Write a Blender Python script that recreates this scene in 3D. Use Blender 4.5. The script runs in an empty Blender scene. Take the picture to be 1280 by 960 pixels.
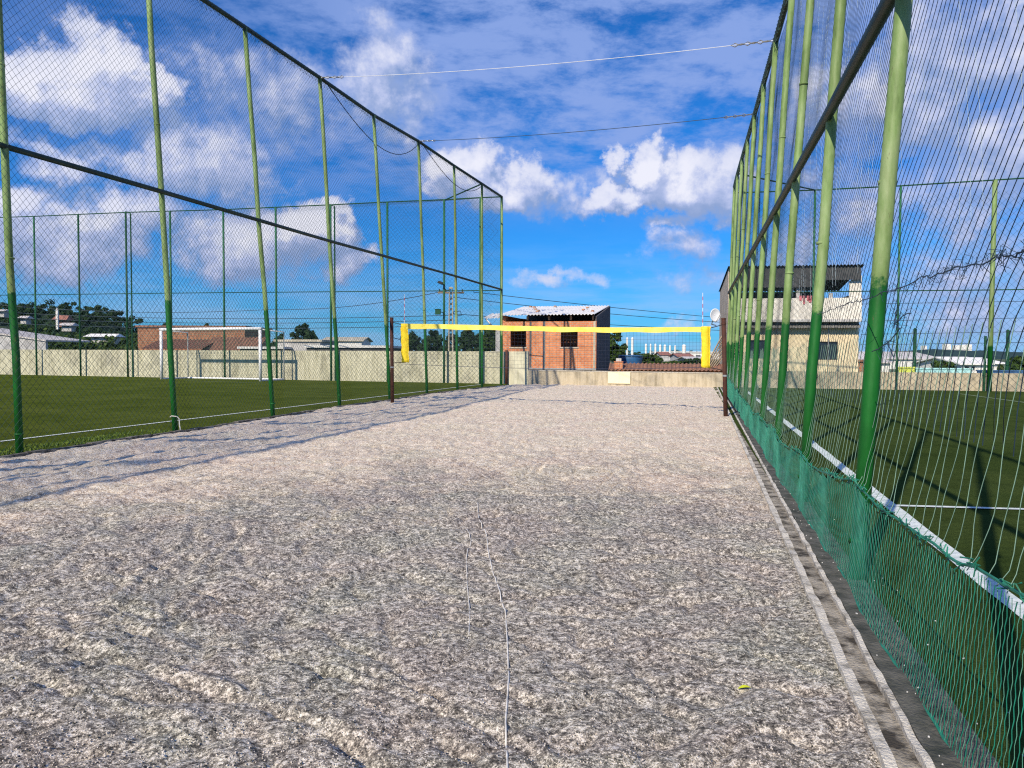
import bpy, bmesh, math, random
import numpy as np
from mathutils import Vector, Matrix, noise as mnoise

random.seed(7)
R = math.radians
scene = bpy.context.scene
COL = scene.collection

# ------------------------------------------------------------------ camera model
F_PX, CX, CY, CAM_H = 961.0, 640.0, 480.0, 1.4
PITCH, ROLL = math.atan(36.5 / F_PX), 0.0046
fwd = Vector((0, math.cos(PITCH), -math.sin(PITCH)))
rgt = Vector((math.cos(ROLL), 0, math.sin(ROLL)))
upv = rgt.cross(fwd).normalized()
rgt = fwd.cross(upv).normalized()
CAM = Vector((0, 0, CAM_H))


def ray(px, py):
    return fwd + rgt * ((px - CX) / F_PX) - upv * ((py - CY) / F_PX)


def G(px, py, z=0.0):
    d = ray(px, py)
    return CAM + d * ((z - CAM_H) / d.z)


def D(px, py, Y):
    d = ray(px, py)
    return CAM + d * (Y / d.y)


cam_data = bpy.data.cameras.new('camera')
cam = bpy.data.objects.new('camera', cam_data)
COL.objects.link(cam)
m = Matrix((rgt, upv, -fwd)).transposed().to_4x4()
m.translation = CAM
cam.matrix_world = m
cam_data.sensor_width = 36
cam_data.lens = 36 * F_PX / 1280
cam_data.clip_start = 0.05
cam_data.clip_end = 8000
scene.camera = cam

# ------------------------------------------------------------------ helpers


def tag(o, label=None, cat=None, group=None, kind=None):
    if label: o['label'] = label
    if cat: o['category'] = cat
    if group: o['group'] = group
    if kind: o['kind'] = kind
    return o


def empty(name, loc=(0, 0, 0), rz=0.0, **kw):
    o = bpy.data.objects.new(name, None)
    o.location = loc
    o.rotation_euler = (0, 0, rz)
    o.empty_display_size = 0.2
    COL.objects.link(o)
    return tag(o, **kw)


class MB:
    """collects shapes into one mesh"""

    def __init__(s):
        s.v, s.f = [], []

    def box(s, x0, y0, z0, x1, y1, z1):
        b = len(s.v)
        s.v += [(x0, y0, z0), (x1, y0, z0), (x1, y1, z0), (x0, y1, z0), (x0, y0, z1), (x1, y0, z1), (x1, y1, z1), (x0, y1, z1)]
        s.f += [tuple(b + i for i in q) for q in ((0, 3, 2, 1), (4, 5, 6, 7), (0, 1, 5, 4), (1, 2, 6, 5), (2, 3, 7, 6), (3, 0, 4, 7))]
        return s

    def hexa(s, pts):
        b = len(s.v)
        s.v += [tuple(p) for p in pts]
        s.f += [tuple(b + i for i in q) for q in ((0, 3, 2, 1), (4, 5, 6, 7), (0, 1, 5, 4), (1, 2, 6, 5), (2, 3, 7, 6), (3, 0, 4, 7))]
        return s

    def wallseg(s, a, c, th, z0, z1, z0b=None, z1b=None):
        a = Vector((a[0], a[1])); c = Vector((c[0], c[1]))
        d = (c - a).normalized(); n = Vector((-d.y, d.x)) * th
        z0b = z0 if z0b is None else z0b; z1b = z1 if z1b is None else z1b
        p = [a, c, c + n, a + n]
        zb = [z0, z0b, z0b, z0]; zt = [z1, z1b, z1b, z1]
        return s.hexa([(q.x, q.y, zb[i]) for i, q in enumerate(p)] + [(q.x, q.y, zt[i]) for i, q in enumerate(p)])

    def tube(s, pts, r, n=8, r2=None, caps=True):
        pts = [Vector(p) for p in pts]
        k = len(pts); b0 = len(s.v)
        for i, p in enumerate(pts):
            t = (pts[min(i + 1, k - 1)] - pts[max(i - 1, 0)]).normalized()
            a = Vector((0, 0, 1)) if abs(t.z) < 0.9 else Vector((1, 0, 0))
            u = t.cross(a).normalized(); w = t.cross(u)
            rr = r if r2 is None else r + (r2 - r) * i / (k - 1)
            if isinstance(r, (list, tuple)): rr = r[i]
            for j in range(n):
                an = 2 * math.pi * j / n
                q = p + (u * math.cos(an) + w * math.sin(an)) * rr
                s.v.append(tuple(q))
        for i in range(k - 1):
            for j in range(n):
                a0 = b0 + i * n + j; a1 = b0 + i * n + (j + 1) % n
                s.f.append((a0, a1, a1 + n, a0 + n))
        if caps:
            s.f.append(tuple(b0 + j for j in reversed(range(n))))
            s.f.append(tuple(b0 + (k - 1) * n + j for j in range(n)))
        return s

    def poly(s, pts):
        b = len(s.v)
        s.v += [tuple(p) for p in pts]
        s.f.append(tuple(range(b, b + len(pts))))
        return s

    def build(s, name, mat, parent=None, smooth=False, world=False):
        me = bpy.data.meshes.new(name)
        off = Vector((0, 0, 0))
        if world and parent is not None:
            off = Vector(parent.location)
            me.from_pydata([tuple(Vector(v) - off) for v in s.v], [], s.f)
        else:
            me.from_pydata(s.v, [], s.f)
        me.materials.append(mat)
        me.update()
        if smooth:
            me.polygons.foreach_set('use_smooth', [True] * len(me.polygons))
        o = bpy.data.objects.new(name, me)
        COL.objects.link(o)
        if parent is not None: o.parent = parent
        return o


def np_obj(name, V, Fq, mat, parent=None, smooth=True, world=False):
    """quad mesh from numpy arrays"""
    if world and parent is not None:
        V = V - np.array(tuple(parent.location))
    me = bpy.data.meshes.new(name)
    me.vertices.add(len(V)); me.vertices.foreach_set('co', V.astype(np.float32).ravel())
    nf = len(Fq)
    me.loops.add(nf * 4); me.loops.foreach_set('vertex_index', Fq.astype(np.int32).ravel())
    me.polygons.add(nf)
    me.polygons.foreach_set('loop_start', np.arange(0, nf * 4, 4, dtype=np.int32))
    me.polygons.foreach_set('loop_total', np.full(nf, 4, dtype=np.int32))
    me.polygons.foreach_set('use_smooth', np.full(nf, smooth, dtype=bool))
    me.materials.append(mat)
    me.update(calc_edges=True)
    me.validate()
    o = bpy.data.objects.new(name, me)
    COL.objects.link(o)
    if parent is not None: o.parent = parent
    return o


def strands(paths, rad):
    """many thin three-sided cords at once; paths: list of (n,3) arrays"""
    VV, FF, base = [], [], 0
    for ip, P in enumerate(paths):
        P = np.asarray(P, dtype=float)
        k = len(P)
        if k < 2: continue
        T = np.empty_like(P); T[1:-1] = P[2:] - P[:-2]; T[0] = P[1] - P[0]; T[-1] = P[-1] - P[-2]
        T /= np.linalg.norm(T, axis=1)[:, None] + 1e-9
        A = np.where(np.abs(T[:, 2:3]) < 0.9, np.array([[0, 0, 1.0]]), np.array([[1.0, 0, 0]]))
        A[:] = A[k // 2]
        U = np.cross(T, A); U /= np.linalg.norm(U, axis=1)[:, None] + 1e-9
        W = np.cross(T, U)
        r = rad[ip] if isinstance(rad, (list, np.ndarray)) else rad
        ring = [P + (U * math.cos(a) + W * math.sin(a)) * r for a in (0, 2.0944, 4.18879)]
        V = np.stack(ring, axis=1).reshape(-1, 3)
        i = np.arange(k - 1)[:, None] * 3
        j = np.arange(3)[None, :]
        a0 = base + i + j; a1 = base + i + (j + 1) % 3
        FF.append(np.stack([a0, a1, a1 + 3, a0 + 3], axis=2).reshape(-1, 4))
        VV.append(V); base += len(V)
    return np.concatenate(VV), np.concatenate(FF)


# --------------------------------------------- numpy noise
_rng = np.random.RandomState(11)
_perm = _rng.permutation(512); _perm = np.concatenate([_perm, _perm, _perm])
_grad = _rng.rand(512) * 2 * np.pi


def pn(x, y):
    xi = np.floor(x).astype(int); yi = np.floor(y).astype(int)
    xf = x - xi; yf = y - yi
    u = xf * xf * xf * (xf * (xf * 6 - 15) + 10); v = yf * yf * yf * (yf * (yf * 6 - 15) + 10)

    def g(ix, iy, fx, fy):
        h = _grad[_perm[_perm[ix & 511] + (iy & 511)] & 511]
        return np.cos(h) * fx + np.sin(h) * fy
    a = g(xi, yi, xf, yf); b = g(xi + 1, yi, xf - 1, yf)
    c = g(xi, yi + 1, xf, yf - 1); d = g(xi + 1, yi + 1, xf - 1, yf - 1)
    return (a + (b - a) * u) * (1 - v) + (c + (d - c) * u) * v


# ------------------------------------------------------------------ materials
class NT:
    def __init__(s, mat):
        s.t = mat.node_tree; s.n = s.t.nodes; s.l = s.t.links

    def new(s, typ, **kw):
        n = s.n.new(typ)
        for k, v in kw.items(): setattr(n, k, v)
        return n

    def link(s, a, b): s.l.new(a, b)


def ramp(nt, fac, stops):
    r = nt.new('ShaderNodeValToRGB')
    el = r.color_ramp.elements
    while len(el) < len(stops): el.new(0.5)
    for e, (p, c) in zip(el, stops):
        e.position = p; e.color = (c[0], c[1], c[2], 1)
    nt.link(fac, r.inputs[0])
    return r.outputs[0]


def noise_tex(nt, vec, scale, detail=4, rough=0.6, dist=0.0):
    n = nt.new('ShaderNodeTexNoise')
    n.inputs['Scale'].default_value = scale; n.inputs['Detail'].default_value = detail
    n.inputs['Roughness'].default_value = rough; n.inputs['Distortion'].default_value = dist
    if vec is not None: nt.link(vec, n.inputs['Vector'])
    return n.outputs['Fac']


def mixc(nt, fac, a, b, typ='MIX'):
    m_ = nt.new('ShaderNodeMix', data_type='RGBA', blend_type=typ)
    for sock, v in ((m_.inputs[0], fac), (m_.inputs[6], a), (m_.inputs[7], b)):
        if hasattr(v, 'links'): nt.link(v, sock)
        elif isinstance(v, (int, float)): sock.default_value = v
        else: sock.default_value = (v[0], v[1], v[2], 1)
    return m_.outputs[2]


def math_n(nt, op, a, b=None, clamp=False):
    n = nt.new('ShaderNodeMath', operation=op); n.use_clamp = clamp
    for i, v in enumerate((a, b)):
        if v is None: continue
        if hasattr(v, 'links'): nt.link(v, n.inputs[i])
        else: n.inputs[i].default_value = v
    return n.outputs[0]


def mat_base(name, rough=0.8):
    mt = bpy.data.materials.new(name); mt.use_nodes = True
    nt = NT(mt)
    b = nt.n['Principled BSDF']; b.inputs['Roughness'].default_value = rough
    b.inputs['Specular IOR Level'].default_value = 0.3
    tc = nt.new('ShaderNodeTexCoord')
    return mt, nt, b, tc


def simple(name, col, col2=None, scale=3.0, rough=0.8, bump=0.0, bscale=None, metal=0.0, stretch=None, spread=(0.35, 0.65), spec=None):
    mt, nt, b, tc = mat_base(name, rough)
    b.inputs['Metallic'].default_value = metal
    if spec is not None: b.inputs['Specular IOR Level'].default_value = spec
    vec = tc.outputs['Object']
    if stretch:
        mp = nt.new('ShaderNodeMapping'); mp.inputs['Scale'].default_value = stretch
        nt.link(vec, mp.inputs[0]); vec = mp.outputs[0]
    if col2 is None: col2 = tuple(c * 0.75 for c in col)
    f = noise_tex(nt, vec, scale, 6, 0.65)
    c = ramp(nt, f, [(spread[0], col2), (spread[1], col)])
    nt.link(c, b.inputs['Base Color'])
    if bump:
        bn = nt.new('ShaderNodeBump'); bn.inputs['Strength'].default_value = bump; bn.inputs['Distance'].default_value = 0.02
        nt.link(noise_tex(nt, tc.outputs['Object'], bscale or scale * 8, 4), bn.inputs['Height'])
        nt.link(bn.outputs[0], b.inputs['Normal'])
    return mt


def mat_sand():
    mt, nt, b, tc = mat_base('coarse_sand', 0.95)
    b.inputs['Specular IOR Level'].default_value = 0.1
    P = tc.outputs['Object']
    big = noise_tex(nt, P, 0.32, 3, 0.55, 0.6)
    mid = noise_tex(nt, P, 2.2, 6, 0.7, 0.3)
    fine = noise_tex(nt, P, 30, 7, 0.82, 0.1)
    grain = noise_tex(nt, P, 150, 3, 0.85)
    # damp zone: a moist, ragged patch in the near middle, footprint shade also put into its colour
    geo = nt.new('ShaderNodeSeparateXYZ'); nt.link(P, geo.inputs[0])
    dx = math_n(nt, 'MULTIPLY', math_n(nt, 'ADD', geo.outputs[0], 0.6), 0.19)
    dy = math_n(nt, 'MULTIPLY', math_n(nt, 'ADD', geo.outputs[1], -3.0), 0.135)
    rr = math_n(nt, 'SQRT', math_n(nt, 'ADD', math_n(nt, 'MULTIPLY', dx, dx), math_n(nt, 'MULTIPLY', dy, dy)))
    rr = math_n(nt, 'ADD', rr, math_n(nt, 'MULTIPLY', math_n(nt, 'ADD', big, -0.5), 1.7))
    rr = math_n(nt, 'ADD', rr, math_n(nt, 'MULTIPLY', math_n(nt, 'ADD', mid, -0.5), 0.7))
    mr = nt.new('ShaderNodeMapRange'); mr.inputs[1].default_value = 0.55; mr.inputs[2].default_value = 1.15
    mr.inputs[3].default_value = 1.0; mr.inputs[4].default_value = 0.0
    nt.link(rr, mr.inputs[0])
    dry = ramp(nt, fine, [(0.38, (0.52, 0.43, 0.355)), (0.49, (0.84, 0.725, 0.61)), (0.60, (0.95, 0.86, 0.75))])
    damp = ramp(nt, fine, [(0.38, (0.10, 0.098, 0.10)), (0.49, (0.33, 0.322, 0.315)), (0.58, (0.80, 0.775, 0.74))])
    col = mixc(nt, mr.outputs[0], dry, damp)
    tint = ramp(nt, noise_tex(nt, P, 0.9, 3, 0.6, 1.0), [(0.35, (1.0, 0.92, 0.90)), (0.5, (1, 0.97, 0.93)), (0.66, (0.95, 0.98, 0.90))])
    col = mixc(nt, 0.8, col, tint, 'MULTIPLY')
    sp = ramp(nt, grain, [(0.41, (0.18, 0.17, 0.17)), (0.49, (1.0, .99, .98)), (0.55, (1.65, 1.62, 1.56))])
    col = mixc(nt, 0.6, col, sp, 'MULTIPLY')
    for vs_, st_ in ((120.0, [(0.10, (0.42, 0.41, 0.42)), (0.45, (0.92, 0.91, 0.90)), (0.80, (1.0, 1.0, 1.0)), (0.93, (1.75, 1.72, 1.66))]),
                     (46.0, [(0.12, (0.66, 0.65, 0.66)), (0.5, (1.0, 1.0, 1.0)), (0.9, (1.28, 1.27, 1.24))])):
        vo = nt.new('ShaderNodeTexVoronoi'); vo.inputs['Scale'].default_value = vs_; nt.link(P, vo.inputs['Vector'])
        sv = nt.new('ShaderNodeSeparateXYZ'); nt.link(vo.outputs['Color'], sv.inputs[0])
        col = mixc(nt, 0.9, col, ramp(nt, sv.outputs[0], st_), 'MULTIPLY')
    md = ramp(nt, mid, [(0.36, (0.86, 0.85, 0.86)), (0.6, (1.14, 1.13, 1.12))])
    col = mixc(nt, 0.9, col, md, 'MULTIPLY')
    col = mixc(nt, 1.0, col, (1.11, 1.08, 0.99), 'MULTIPLY')
    cl = nt.new('ShaderNodeVectorMath', operation='MINIMUM'); nt.link(col, cl.inputs[0]); cl.inputs[1].default_value = (.95, .88, .79)
    nt.link(cl.outputs[0], b.inputs['Base Color'])
    bn = nt.new('ShaderNodeBump'); bn.inputs['Strength'].default_value = 0.62; bn.inputs['Distance'].default_value = 0.036
    nt.link(noise_tex(nt, P, 19, 5, 0.66, 0.0), bn.inputs['Height'])
    b2 = nt.new('ShaderNodeBump'); b2.inputs['Strength'].default_value = 1.0; b2.inputs['Distance'].default_value = 0.008
    nt.link(grain, b2.inputs['Height']); nt.link(bn.outputs[0], b2.inputs['Normal'])
    nt.link(b2.outputs[0], b.inputs['Normal'])
    return mt


def mat_turf(name, c1, c2, c3):
    mt, nt, b, tc = mat_base(name, 0.9)
    b.inputs['Specular IOR Level'].default_value = 0.0
    P = tc.outputs['Object']
    f1 = noise_tex(nt, P, 0.35, 4, 0.6, 0.5); f2 = noise_tex(nt, P, 9, 5, 0.75); f3 = noise_tex(nt, P, 120, 3, 0.8)
    a = ramp(nt, f1, [(0.42, c1), (0.58, c2)])
    blot = ramp(nt, noise_tex(nt, P, 1.7, 6, 0.75, 0.4), [(0.36, (0.66, 0.68, 0.62)), (0.5, (1, 1, 1)), (0.66, (1.18, 1.12, 1.0))])
    a = mixc(nt, 0.9, a, blot, 'MULTIPLY')
    a = mixc(nt, math_n(nt, 'MULTIPLY', f2, 0.5), a, c3)
    a = mixc(nt, 0.8, a, ramp(nt, f3, [(0.35, (0.5, 0.5, 0.5)), (0.6, (1.25, 1.25, 1.2))]), 'MULTIPLY')
    nt.link(a, b.inputs['Base Color'])
    bn = nt.new('ShaderNodeBump'); bn.inputs['Strength'].default_value = 0.9; bn.inputs['Distance'].default_value = 0.03
    nt.link(noise_tex(nt, P, 70, 4, 0.8), bn.inputs['Height']); nt.link(bn.outputs[0], b.inputs['Normal'])
    return mt


def mat_post(th):
    """steel tube: faded pale green above, repainted dark green below a hand-painted edge"""
    mt, nt, b, tc = mat_base('green_post_paint', 0.55)
    P = tc.outputs['Object']
    s = nt.new('ShaderNodeSeparateXYZ'); nt.link(P, s.inputs[0])
    oi = nt.new('ShaderNodeObjectInfo')
    mp = nt.new('ShaderNodeMapping'); mp.inputs['Scale'].default_value = (1, 1, 0.25); nt.link(P, mp.inputs[0])
    add = nt.new('ShaderNodeVectorMath', operation='ADD'); nt.link(mp.outputs[0], add.inputs[0])
    cmb = nt.new('ShaderNodeCombineXYZ'); rnd = math_n(nt, 'MULTIPLY', oi.outputs['Random'], 40.0)
    nt.link(rnd, cmb.inputs[0]); nt.link(rnd, cmb.inputs[2]); nt.link(cmb.outputs[0], add.inputs[1])
    V = add.outputs[0]
    pale = ramp(nt, noise_tex(nt, V, 7, 6, 0.7), [(0.30, (0.10, 0.17, 0.05)), (0.5, (0.215, 0.33, 0.115)), (0.70, (0.33, 0.42, 0.21))])
    rust = noise_tex(nt, V, 3.1, 6, 0.75)
    pale = mixc(nt, ramp(nt, rust, [(0.66, (0, 0, 0)), (0.74, (0.65, 0.65, 0.65))]), pale, (0.20, 0.11, 0.05))
    dark = ramp(nt, noise_tex(nt, V, 9, 5, 0.7), [(0.3, (0.004, 0.085, 0.012)), (0.7, (0.010, 0.15, 0.02))])
    edge = math_n(nt, 'ADD', s.outputs[2], math_n(nt, 'MULTIPLY', noise_tex(nt, P, 14, 6, 0.75), 0.30))
    th += 0.09
    edge = math_n(nt, 'ADD', edge, math_n(nt, 'MULTIPLY', oi.outputs['Random'], -0.16))
    st = nt.new('ShaderNodeMapRange'); st.inputs[1].default_value = th; st.inputs[2].default_value = th + 0.05
    nt.link(edge, st.inputs[0])
    pc = mixc(nt, st.outputs[0], dark, pale)
    chip = ramp(nt, noise_tex(nt, V, 16, 8, 0.8), [(0.625, (0, 0, 0)), (0.66, (.8, .8, .8))])
    pc = mixc(nt, chip, pc, (0.13, 0.10, 0.06))
    drt = ramp(nt, noise_tex(nt, V, 2.2, 5, 0.7), [(0.40, (0.62, 0.60, 0.52)), (0.62, (1, 1, 1))])
    pc = mixc(nt, 0.8, pc, drt, 'MULTIPLY')
    nt.link(pc, b.inputs['Base Color'])
    bn = nt.new('ShaderNodeBump'); bn.inputs['Strength'].default_value = 0.25; bn.inputs['Distance'].default_value = 0.01
    nt.link(noise_tex(nt, V, 30, 4), bn.inputs['Height']); nt.link(bn.outputs[0], b.inputs['Normal'])
    return mt


def mat_cord(name, col, trans=0.35):
    mt = bpy.data.materials.new(name); mt.use_nodes = True
    nt = NT(mt); b = nt.n['Principled BSDF']; b.inputs['Roughness'].default_value = 0.6
    tc = nt.new('ShaderNodeTexCoord')
    c = ramp(nt, noise_tex(nt, tc.outputs['Object'], 8, 2), [(0.3, tuple(x * 0.7 for x in col)), (0.7, tuple(min(1, x * 1.2) for x in col))])
    nt.link(c, b.inputs['Base Color'])
    tr = nt.new('ShaderNodeBsdfTranslucent'); nt.link(c, tr.inputs[0])
    mx = nt.new('ShaderNodeMixShader'); mx.inputs[0].default_value = trans
    nt.link(b.outputs[0], mx.inputs[1]); nt.link(tr.outputs[0], mx.inputs[2])
    nt.link(mx.outputs[0], nt.n['Material Output'].inputs[0])
    return mt


def mat_brick(name, c1, c2, mortar, scale, bw=0.22, bh=0.16, msize=0.012):
    mt, nt, b, tc = mat_base(name, 0.9)
    s = nt.new('ShaderNodeSeparateXYZ'); nt.link(tc.outputs['Object'], s.inputs[0])
    c = nt.new('ShaderNodeCombineXYZ'); nt.link(math_n(nt, 'ADD', s.outputs[0], s.outputs[1]), c.inputs[0]); nt.link(s.outputs[2], c.inputs[1])
    br = nt.new('ShaderNodeTexBrick'); nt.link(c.outputs[0], br.inputs['Vector'])
    br.inputs['Scale'].default_value = scale; br.inputs['Brick Width'].default_value = bw; br.inputs['Row Height'].default_value = bh
    br.inputs['Mortar Size'].default_value = msize; br.inputs['Mortar Smooth'].default_value = 0.3
    br.inputs['Color1'].default_value = (*c1, 1); br.inputs['Color2'].default_value = (*c2, 1); br.inputs['Mortar'].default_value = (*mortar, 1)
    n1 = noise_tex(nt, tc.outputs['Object'], 2.0, 6, 0.7)
    col = mixc(nt, 0.8, br.outputs['Color'], ramp(nt, n1, [(0.3, (0.6, 0.6, 0.6)), (0.6, (1.1, 1.1, 1.1))]), 'MULTIPLY')
    sp = ramp(nt, noise_tex(nt, tc.outputs['Object'], 5, 6, 0.8), [(0.60, (0, 0, 0)), (0.70, (0.7, 0.7, 0.7))])
    col = mixc(nt, sp, col, mortar)
    nt.link(col, b.inputs['Base Color'])
    bn = nt.new('ShaderNodeBump'); bn.inputs['Distance'].default_value = 0.015
    nt.link(br.outputs['Fac'], bn.inputs['Height']); bn.invert = True
    nt.link(bn.outputs[0], b.inputs['Normal'])
    return mt


def mat_leaf(name, c1, c2, c3):
    mt = bpy.data.materials.new(name); mt.use_nodes = True
    nt = NT(mt); b = nt.n['Principled BSDF']; b.inputs['Roughness'].default_value = 0.7
    b.inputs['Specular IOR Level'].default_value = 0.2
    tc = nt.new('ShaderNodeTexCoord')
    P = tc.outputs['Object']
    c = ramp(nt, noise_tex(nt, P, 0.8, 6, 0.8), [(0.3, c1), (0.5, c2), (0.7, c3)])
    nt.link(c, b.inputs['Base Color'])
    tr = nt.new('ShaderNodeBsdfTranslucent'); nt.link(c, tr.inputs[0])
    mx = nt.new('ShaderNodeMixShader'); mx.inputs[0].default_value = 0.25
    nt.link(b.outputs[0], mx.inputs[1]); nt.link(tr.outputs[0], mx.inputs[2])
    nt.link(mx.outputs[0], nt.n['Material Output'].inputs[0])
    return mt


M = {}
M['sand'] = mat_sand()
M['turf_l'] = mat_turf('olive_turf', (0.088, 0.118, 0.020), (0.118, 0.148, 0.030), (0.055, 0.075, 0.012))
M['turf_r'] = mat_turf('dark_turf', (0.062, 0.096, 0.026), (0.082, 0.118, 0.034), (0.028, 0.045, 0.014))
M['turf_edge'] = mat_turf('bright_edge_grass', (0.07, 0.12, 0.015), (0.13, 0.15, 0.03), (0.03, 0.06, 0.01))
M['blade'] = simple('grass_blade', (0.16, 0.22, 0.03), (0.05, 0.10, 0.015), 4, 0.8)
M['line'] = simple('worn_white_line', (0.74, 0.78, 0.74), (0.42, 0.50, 0.44), 18, 0.9, 0.5, 90, spread=(0.3, 0.55))
M['line_faint'] = simple('faint_turf_line', (0.28, 0.34, 0.20), (0.12, 0.17, 0.08), 12, 0.9)
M['post'] = mat_post(1.83); M['post_l'] = mat_post(2.24)
M['farpost'] = simple('green_far_post', (0.035, 0.16, 0.075), (0.015, 0.09, 0.04), 2, 0.5)
M['farpost_dark'] = simple('dark_green_far_post', (0.012, 0.085, 0.035), (0.008, 0.05, 0.02), 2, 0.5)
M['rail'] = simple('dark_green_rail', (0.018, 0.045, 0.03), (0.008, 0.02, 0.015), 5, 0.5)
M['net_l'] = mat_cord('dark_fence_cord', (0.035, 0.075, 0.07), 0.2)
M['net_dark'] = mat_cord('dark_net_cord', (0.020, 0.045, 0.075), 0.1)
M['net_pale'] = mat_cord('pale_net_cord', (0.27, 0.44, 0.33), 0.3)
M['net_light'] = mat_cord('light_net_cord', (0.62, 0.74, 0.78), 0.4)
M['net_teal'] = mat_cord('teal_net_cord', (0.02, 0.30, 0.20), 0.35)
M['net_rope'] = mat_cord('green_rope', (0.02, 0.22, 0.14), 0.1)
M['plaster_old'] = simple('weathered_plaster', (0.66, 0.62, 0.48), (0.46, 0.43, 0.34), 1.3, 0.9, 0.3, 30, spread=(0.3, 0.6))
def mat_wall(name, base, stain, streak):
    mt, nt, b, tc = mat_base(name, 0.92)
    P = tc.outputs['Object']
    c = ramp(nt, noise_tex(nt, P, 0.9, 7, 0.72, .3), [(0.36, stain), (0.52, base), (0.7, tuple(min(.9, x * 1.08) for x in base))])
    mp = nt.new('ShaderNodeMapping'); mp.inputs['Scale'].default_value = (3.5, 3.5, .35); nt.link(P, mp.inputs[0])
    st = ramp(nt, noise_tex(nt, mp.outputs[0], 1.6, 6, 0.7), [(0.38, streak), (0.54, (1, 1, 1))])
    c = mixc(nt, 0.75, c, st, 'MULTIPLY')
    nt.link(c, b.inputs['Base Color'])
    bn = nt.new('ShaderNodeBump'); bn.inputs['Strength'].default_value = .4; bn.inputs['Distance'].default_value = 0.02
    nt.link(noise_tex(nt, P, 14, 6, .7), bn.inputs['Height']); nt.link(bn.outputs[0], b.inputs['Normal'])
    return mt


M['plaster'] = mat_wall('weathered_plaster', (0.60, 0.57, 0.42), (0.40, 0.38, 0.29), (0.66, 0.66, 0.60))
M['lowwall'] = mat_wall('stained_low_wall', (0.50, 0.43, 0.31), (0.33, 0.29, 0.22), (0.62, 0.60, 0.54))
M['lowplaster'] = simple('stained_concrete_wall', (0.58, 0.52, 0.40), (0.36, 0.33, 0.26), 1.1, 0.9, 0.4, 25)
M['concrete'] = simple('pale_concrete', (0.58, 0.53, 0.44), (0.33, 0.30, 0.25), 14, 0.9, 0.6, 60)
M['kerbc'] = simple('sandy_worn_kerb', (0.72, 0.66, 0.56), (0.30, 0.27, 0.22), 10, 0.95, 1.0, 70, spread=(0.36, 0.52))
M['moss'] = simple('mossy_concrete', (0.16, 0.15, 0.125), (0.035, 0.04, 0.03), 7, 0.95, 0.8, 50, spread=(0.35, 0.68))
M['dark_kerb'] = simple('gap_shade_kerb', (0.30, 0.27, 0.22), (0.06, 0.055, 0.045), 9, 0.95, 0.8, 50, spread=(0.40, 0.60))  # dark mottling stands in for the shaded gap beside the sand
M['gutter'] = simple('gutter_debris', (0.40, 0.36, 0.30), (0.06, 0.052, 0.042), 6, 0.95, 1.0, 60, spread=(0.40, 0.56))
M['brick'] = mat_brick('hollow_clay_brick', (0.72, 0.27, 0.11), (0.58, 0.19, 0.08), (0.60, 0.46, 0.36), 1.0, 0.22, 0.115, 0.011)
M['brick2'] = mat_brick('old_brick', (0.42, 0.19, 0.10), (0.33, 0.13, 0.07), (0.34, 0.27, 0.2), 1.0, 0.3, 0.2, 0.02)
M['brickdark'] = simple('dark_grey_and_shade', (0.12, 0.115, 0.12), (0.07, 0.07, 0.075), 3, 0.9, 0.3)  # plain dark grey; on the brick house it also carries painted shade
M['white_roof'] = simple('white_fibre_cement', (0.92, 0.90, 0.86), (0.74, 0.71, 0.66), 2.2, 0.8, 0.2)
M['dark_roof'] = simple('dark_corrugated_sheet', (0.085, 0.088, 0.09), (0.045, 0.047, 0.05), 3, 0.8)
M['sidew'] = mat_brick('worn_render_over_brick', (0.56, 0.46, 0.36), (0.46, 0.37, 0.29), (0.60, 0.54, 0.46), 1.0, .25, .14, .015)
M['greysheet'] = simple('grey_corrugated_sheet', (0.24, 0.235, 0.22), (0.12, 0.12, 0.11), 4, 0.8)
M['tile'] = simple('clay_roof_tiles', (0.34, 0.17, 0.11), (0.17, 0.09, 0.06), 5, 0.9, 0.8, 14, stretch=(1, 1, 1))
M['white'] = simple('white_wall_paint', (0.80, 0.79, 0.74), (0.62, 0.61, 0.57), 1.2, 0.8)
M['offwhite'] = simple('grey_white_render', (0.56, 0.55, 0.53), (0.38, 0.37, 0.36), 1.5, 0.9, 0.3)
M['palegrey'] = simple('pale_parapet_render', (0.84, 0.80, 0.70), (0.62, 0.58, 0.51), 1.6, 0.9, 0.3)
M['cream'] = simple('cream_wall', (0.78, 0.66, 0.43), (0.64, 0.53, 0.35), 1.2, 0.9)
M['creamboard'] = simple('cream_board', (0.86, 0.76, 0.50), (0.80, 0.70, 0.45), 2.0, 0.7)
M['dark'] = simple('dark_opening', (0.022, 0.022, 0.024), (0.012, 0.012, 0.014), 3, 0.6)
M['glass'] = simple('dark_window_glass', (0.03, 0.045, 0.06), (0.015, 0.02, 0.03), 3, 0.15, spec=0.6)
M['steel_white'] = simple('white_goal_paint', (0.86, 0.86, 0.86), (0.74, 0.74, 0.74), 6, 0.45)
M['steel'] = simple('galvanised_steel', (0.45, 0.46, 0.46), (0.3, 0.3, 0.3), 6, 0.4, metal=0.6)
M['rust'] = simple('rusty_pole', (0.10, 0.035, 0.022), (0.035, 0.018, 0.014), 9, 0.7, 0.4, spread=(0.3, 0.7))
M['yellow'] = simple('yellow_tape', (0.92, 0.72, 0.03), (0.78, 0.52, 0.02), 9, 0.55, 0.4, 25)
M['yellow_p'] = simple('pale_yellow_tape', (0.90, 0.78, 0.18), (0.75, 0.60, 0.08), 5, 0.6, 0.3, 25)
M['navy'] = mat_cord('thin_dark_net', (0.03, 0.04, 0.08), 0.0)
M['black'] = simple('black_cable', (0.02, 0.02, 0.022), (0.01, 0.01, 0.01), 5, 0.6)
M['wire'] = simple('grey_blue_wire', (0.06, 0.09, 0.12), (0.04, 0.05, 0.07), 5, 0.6)
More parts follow.
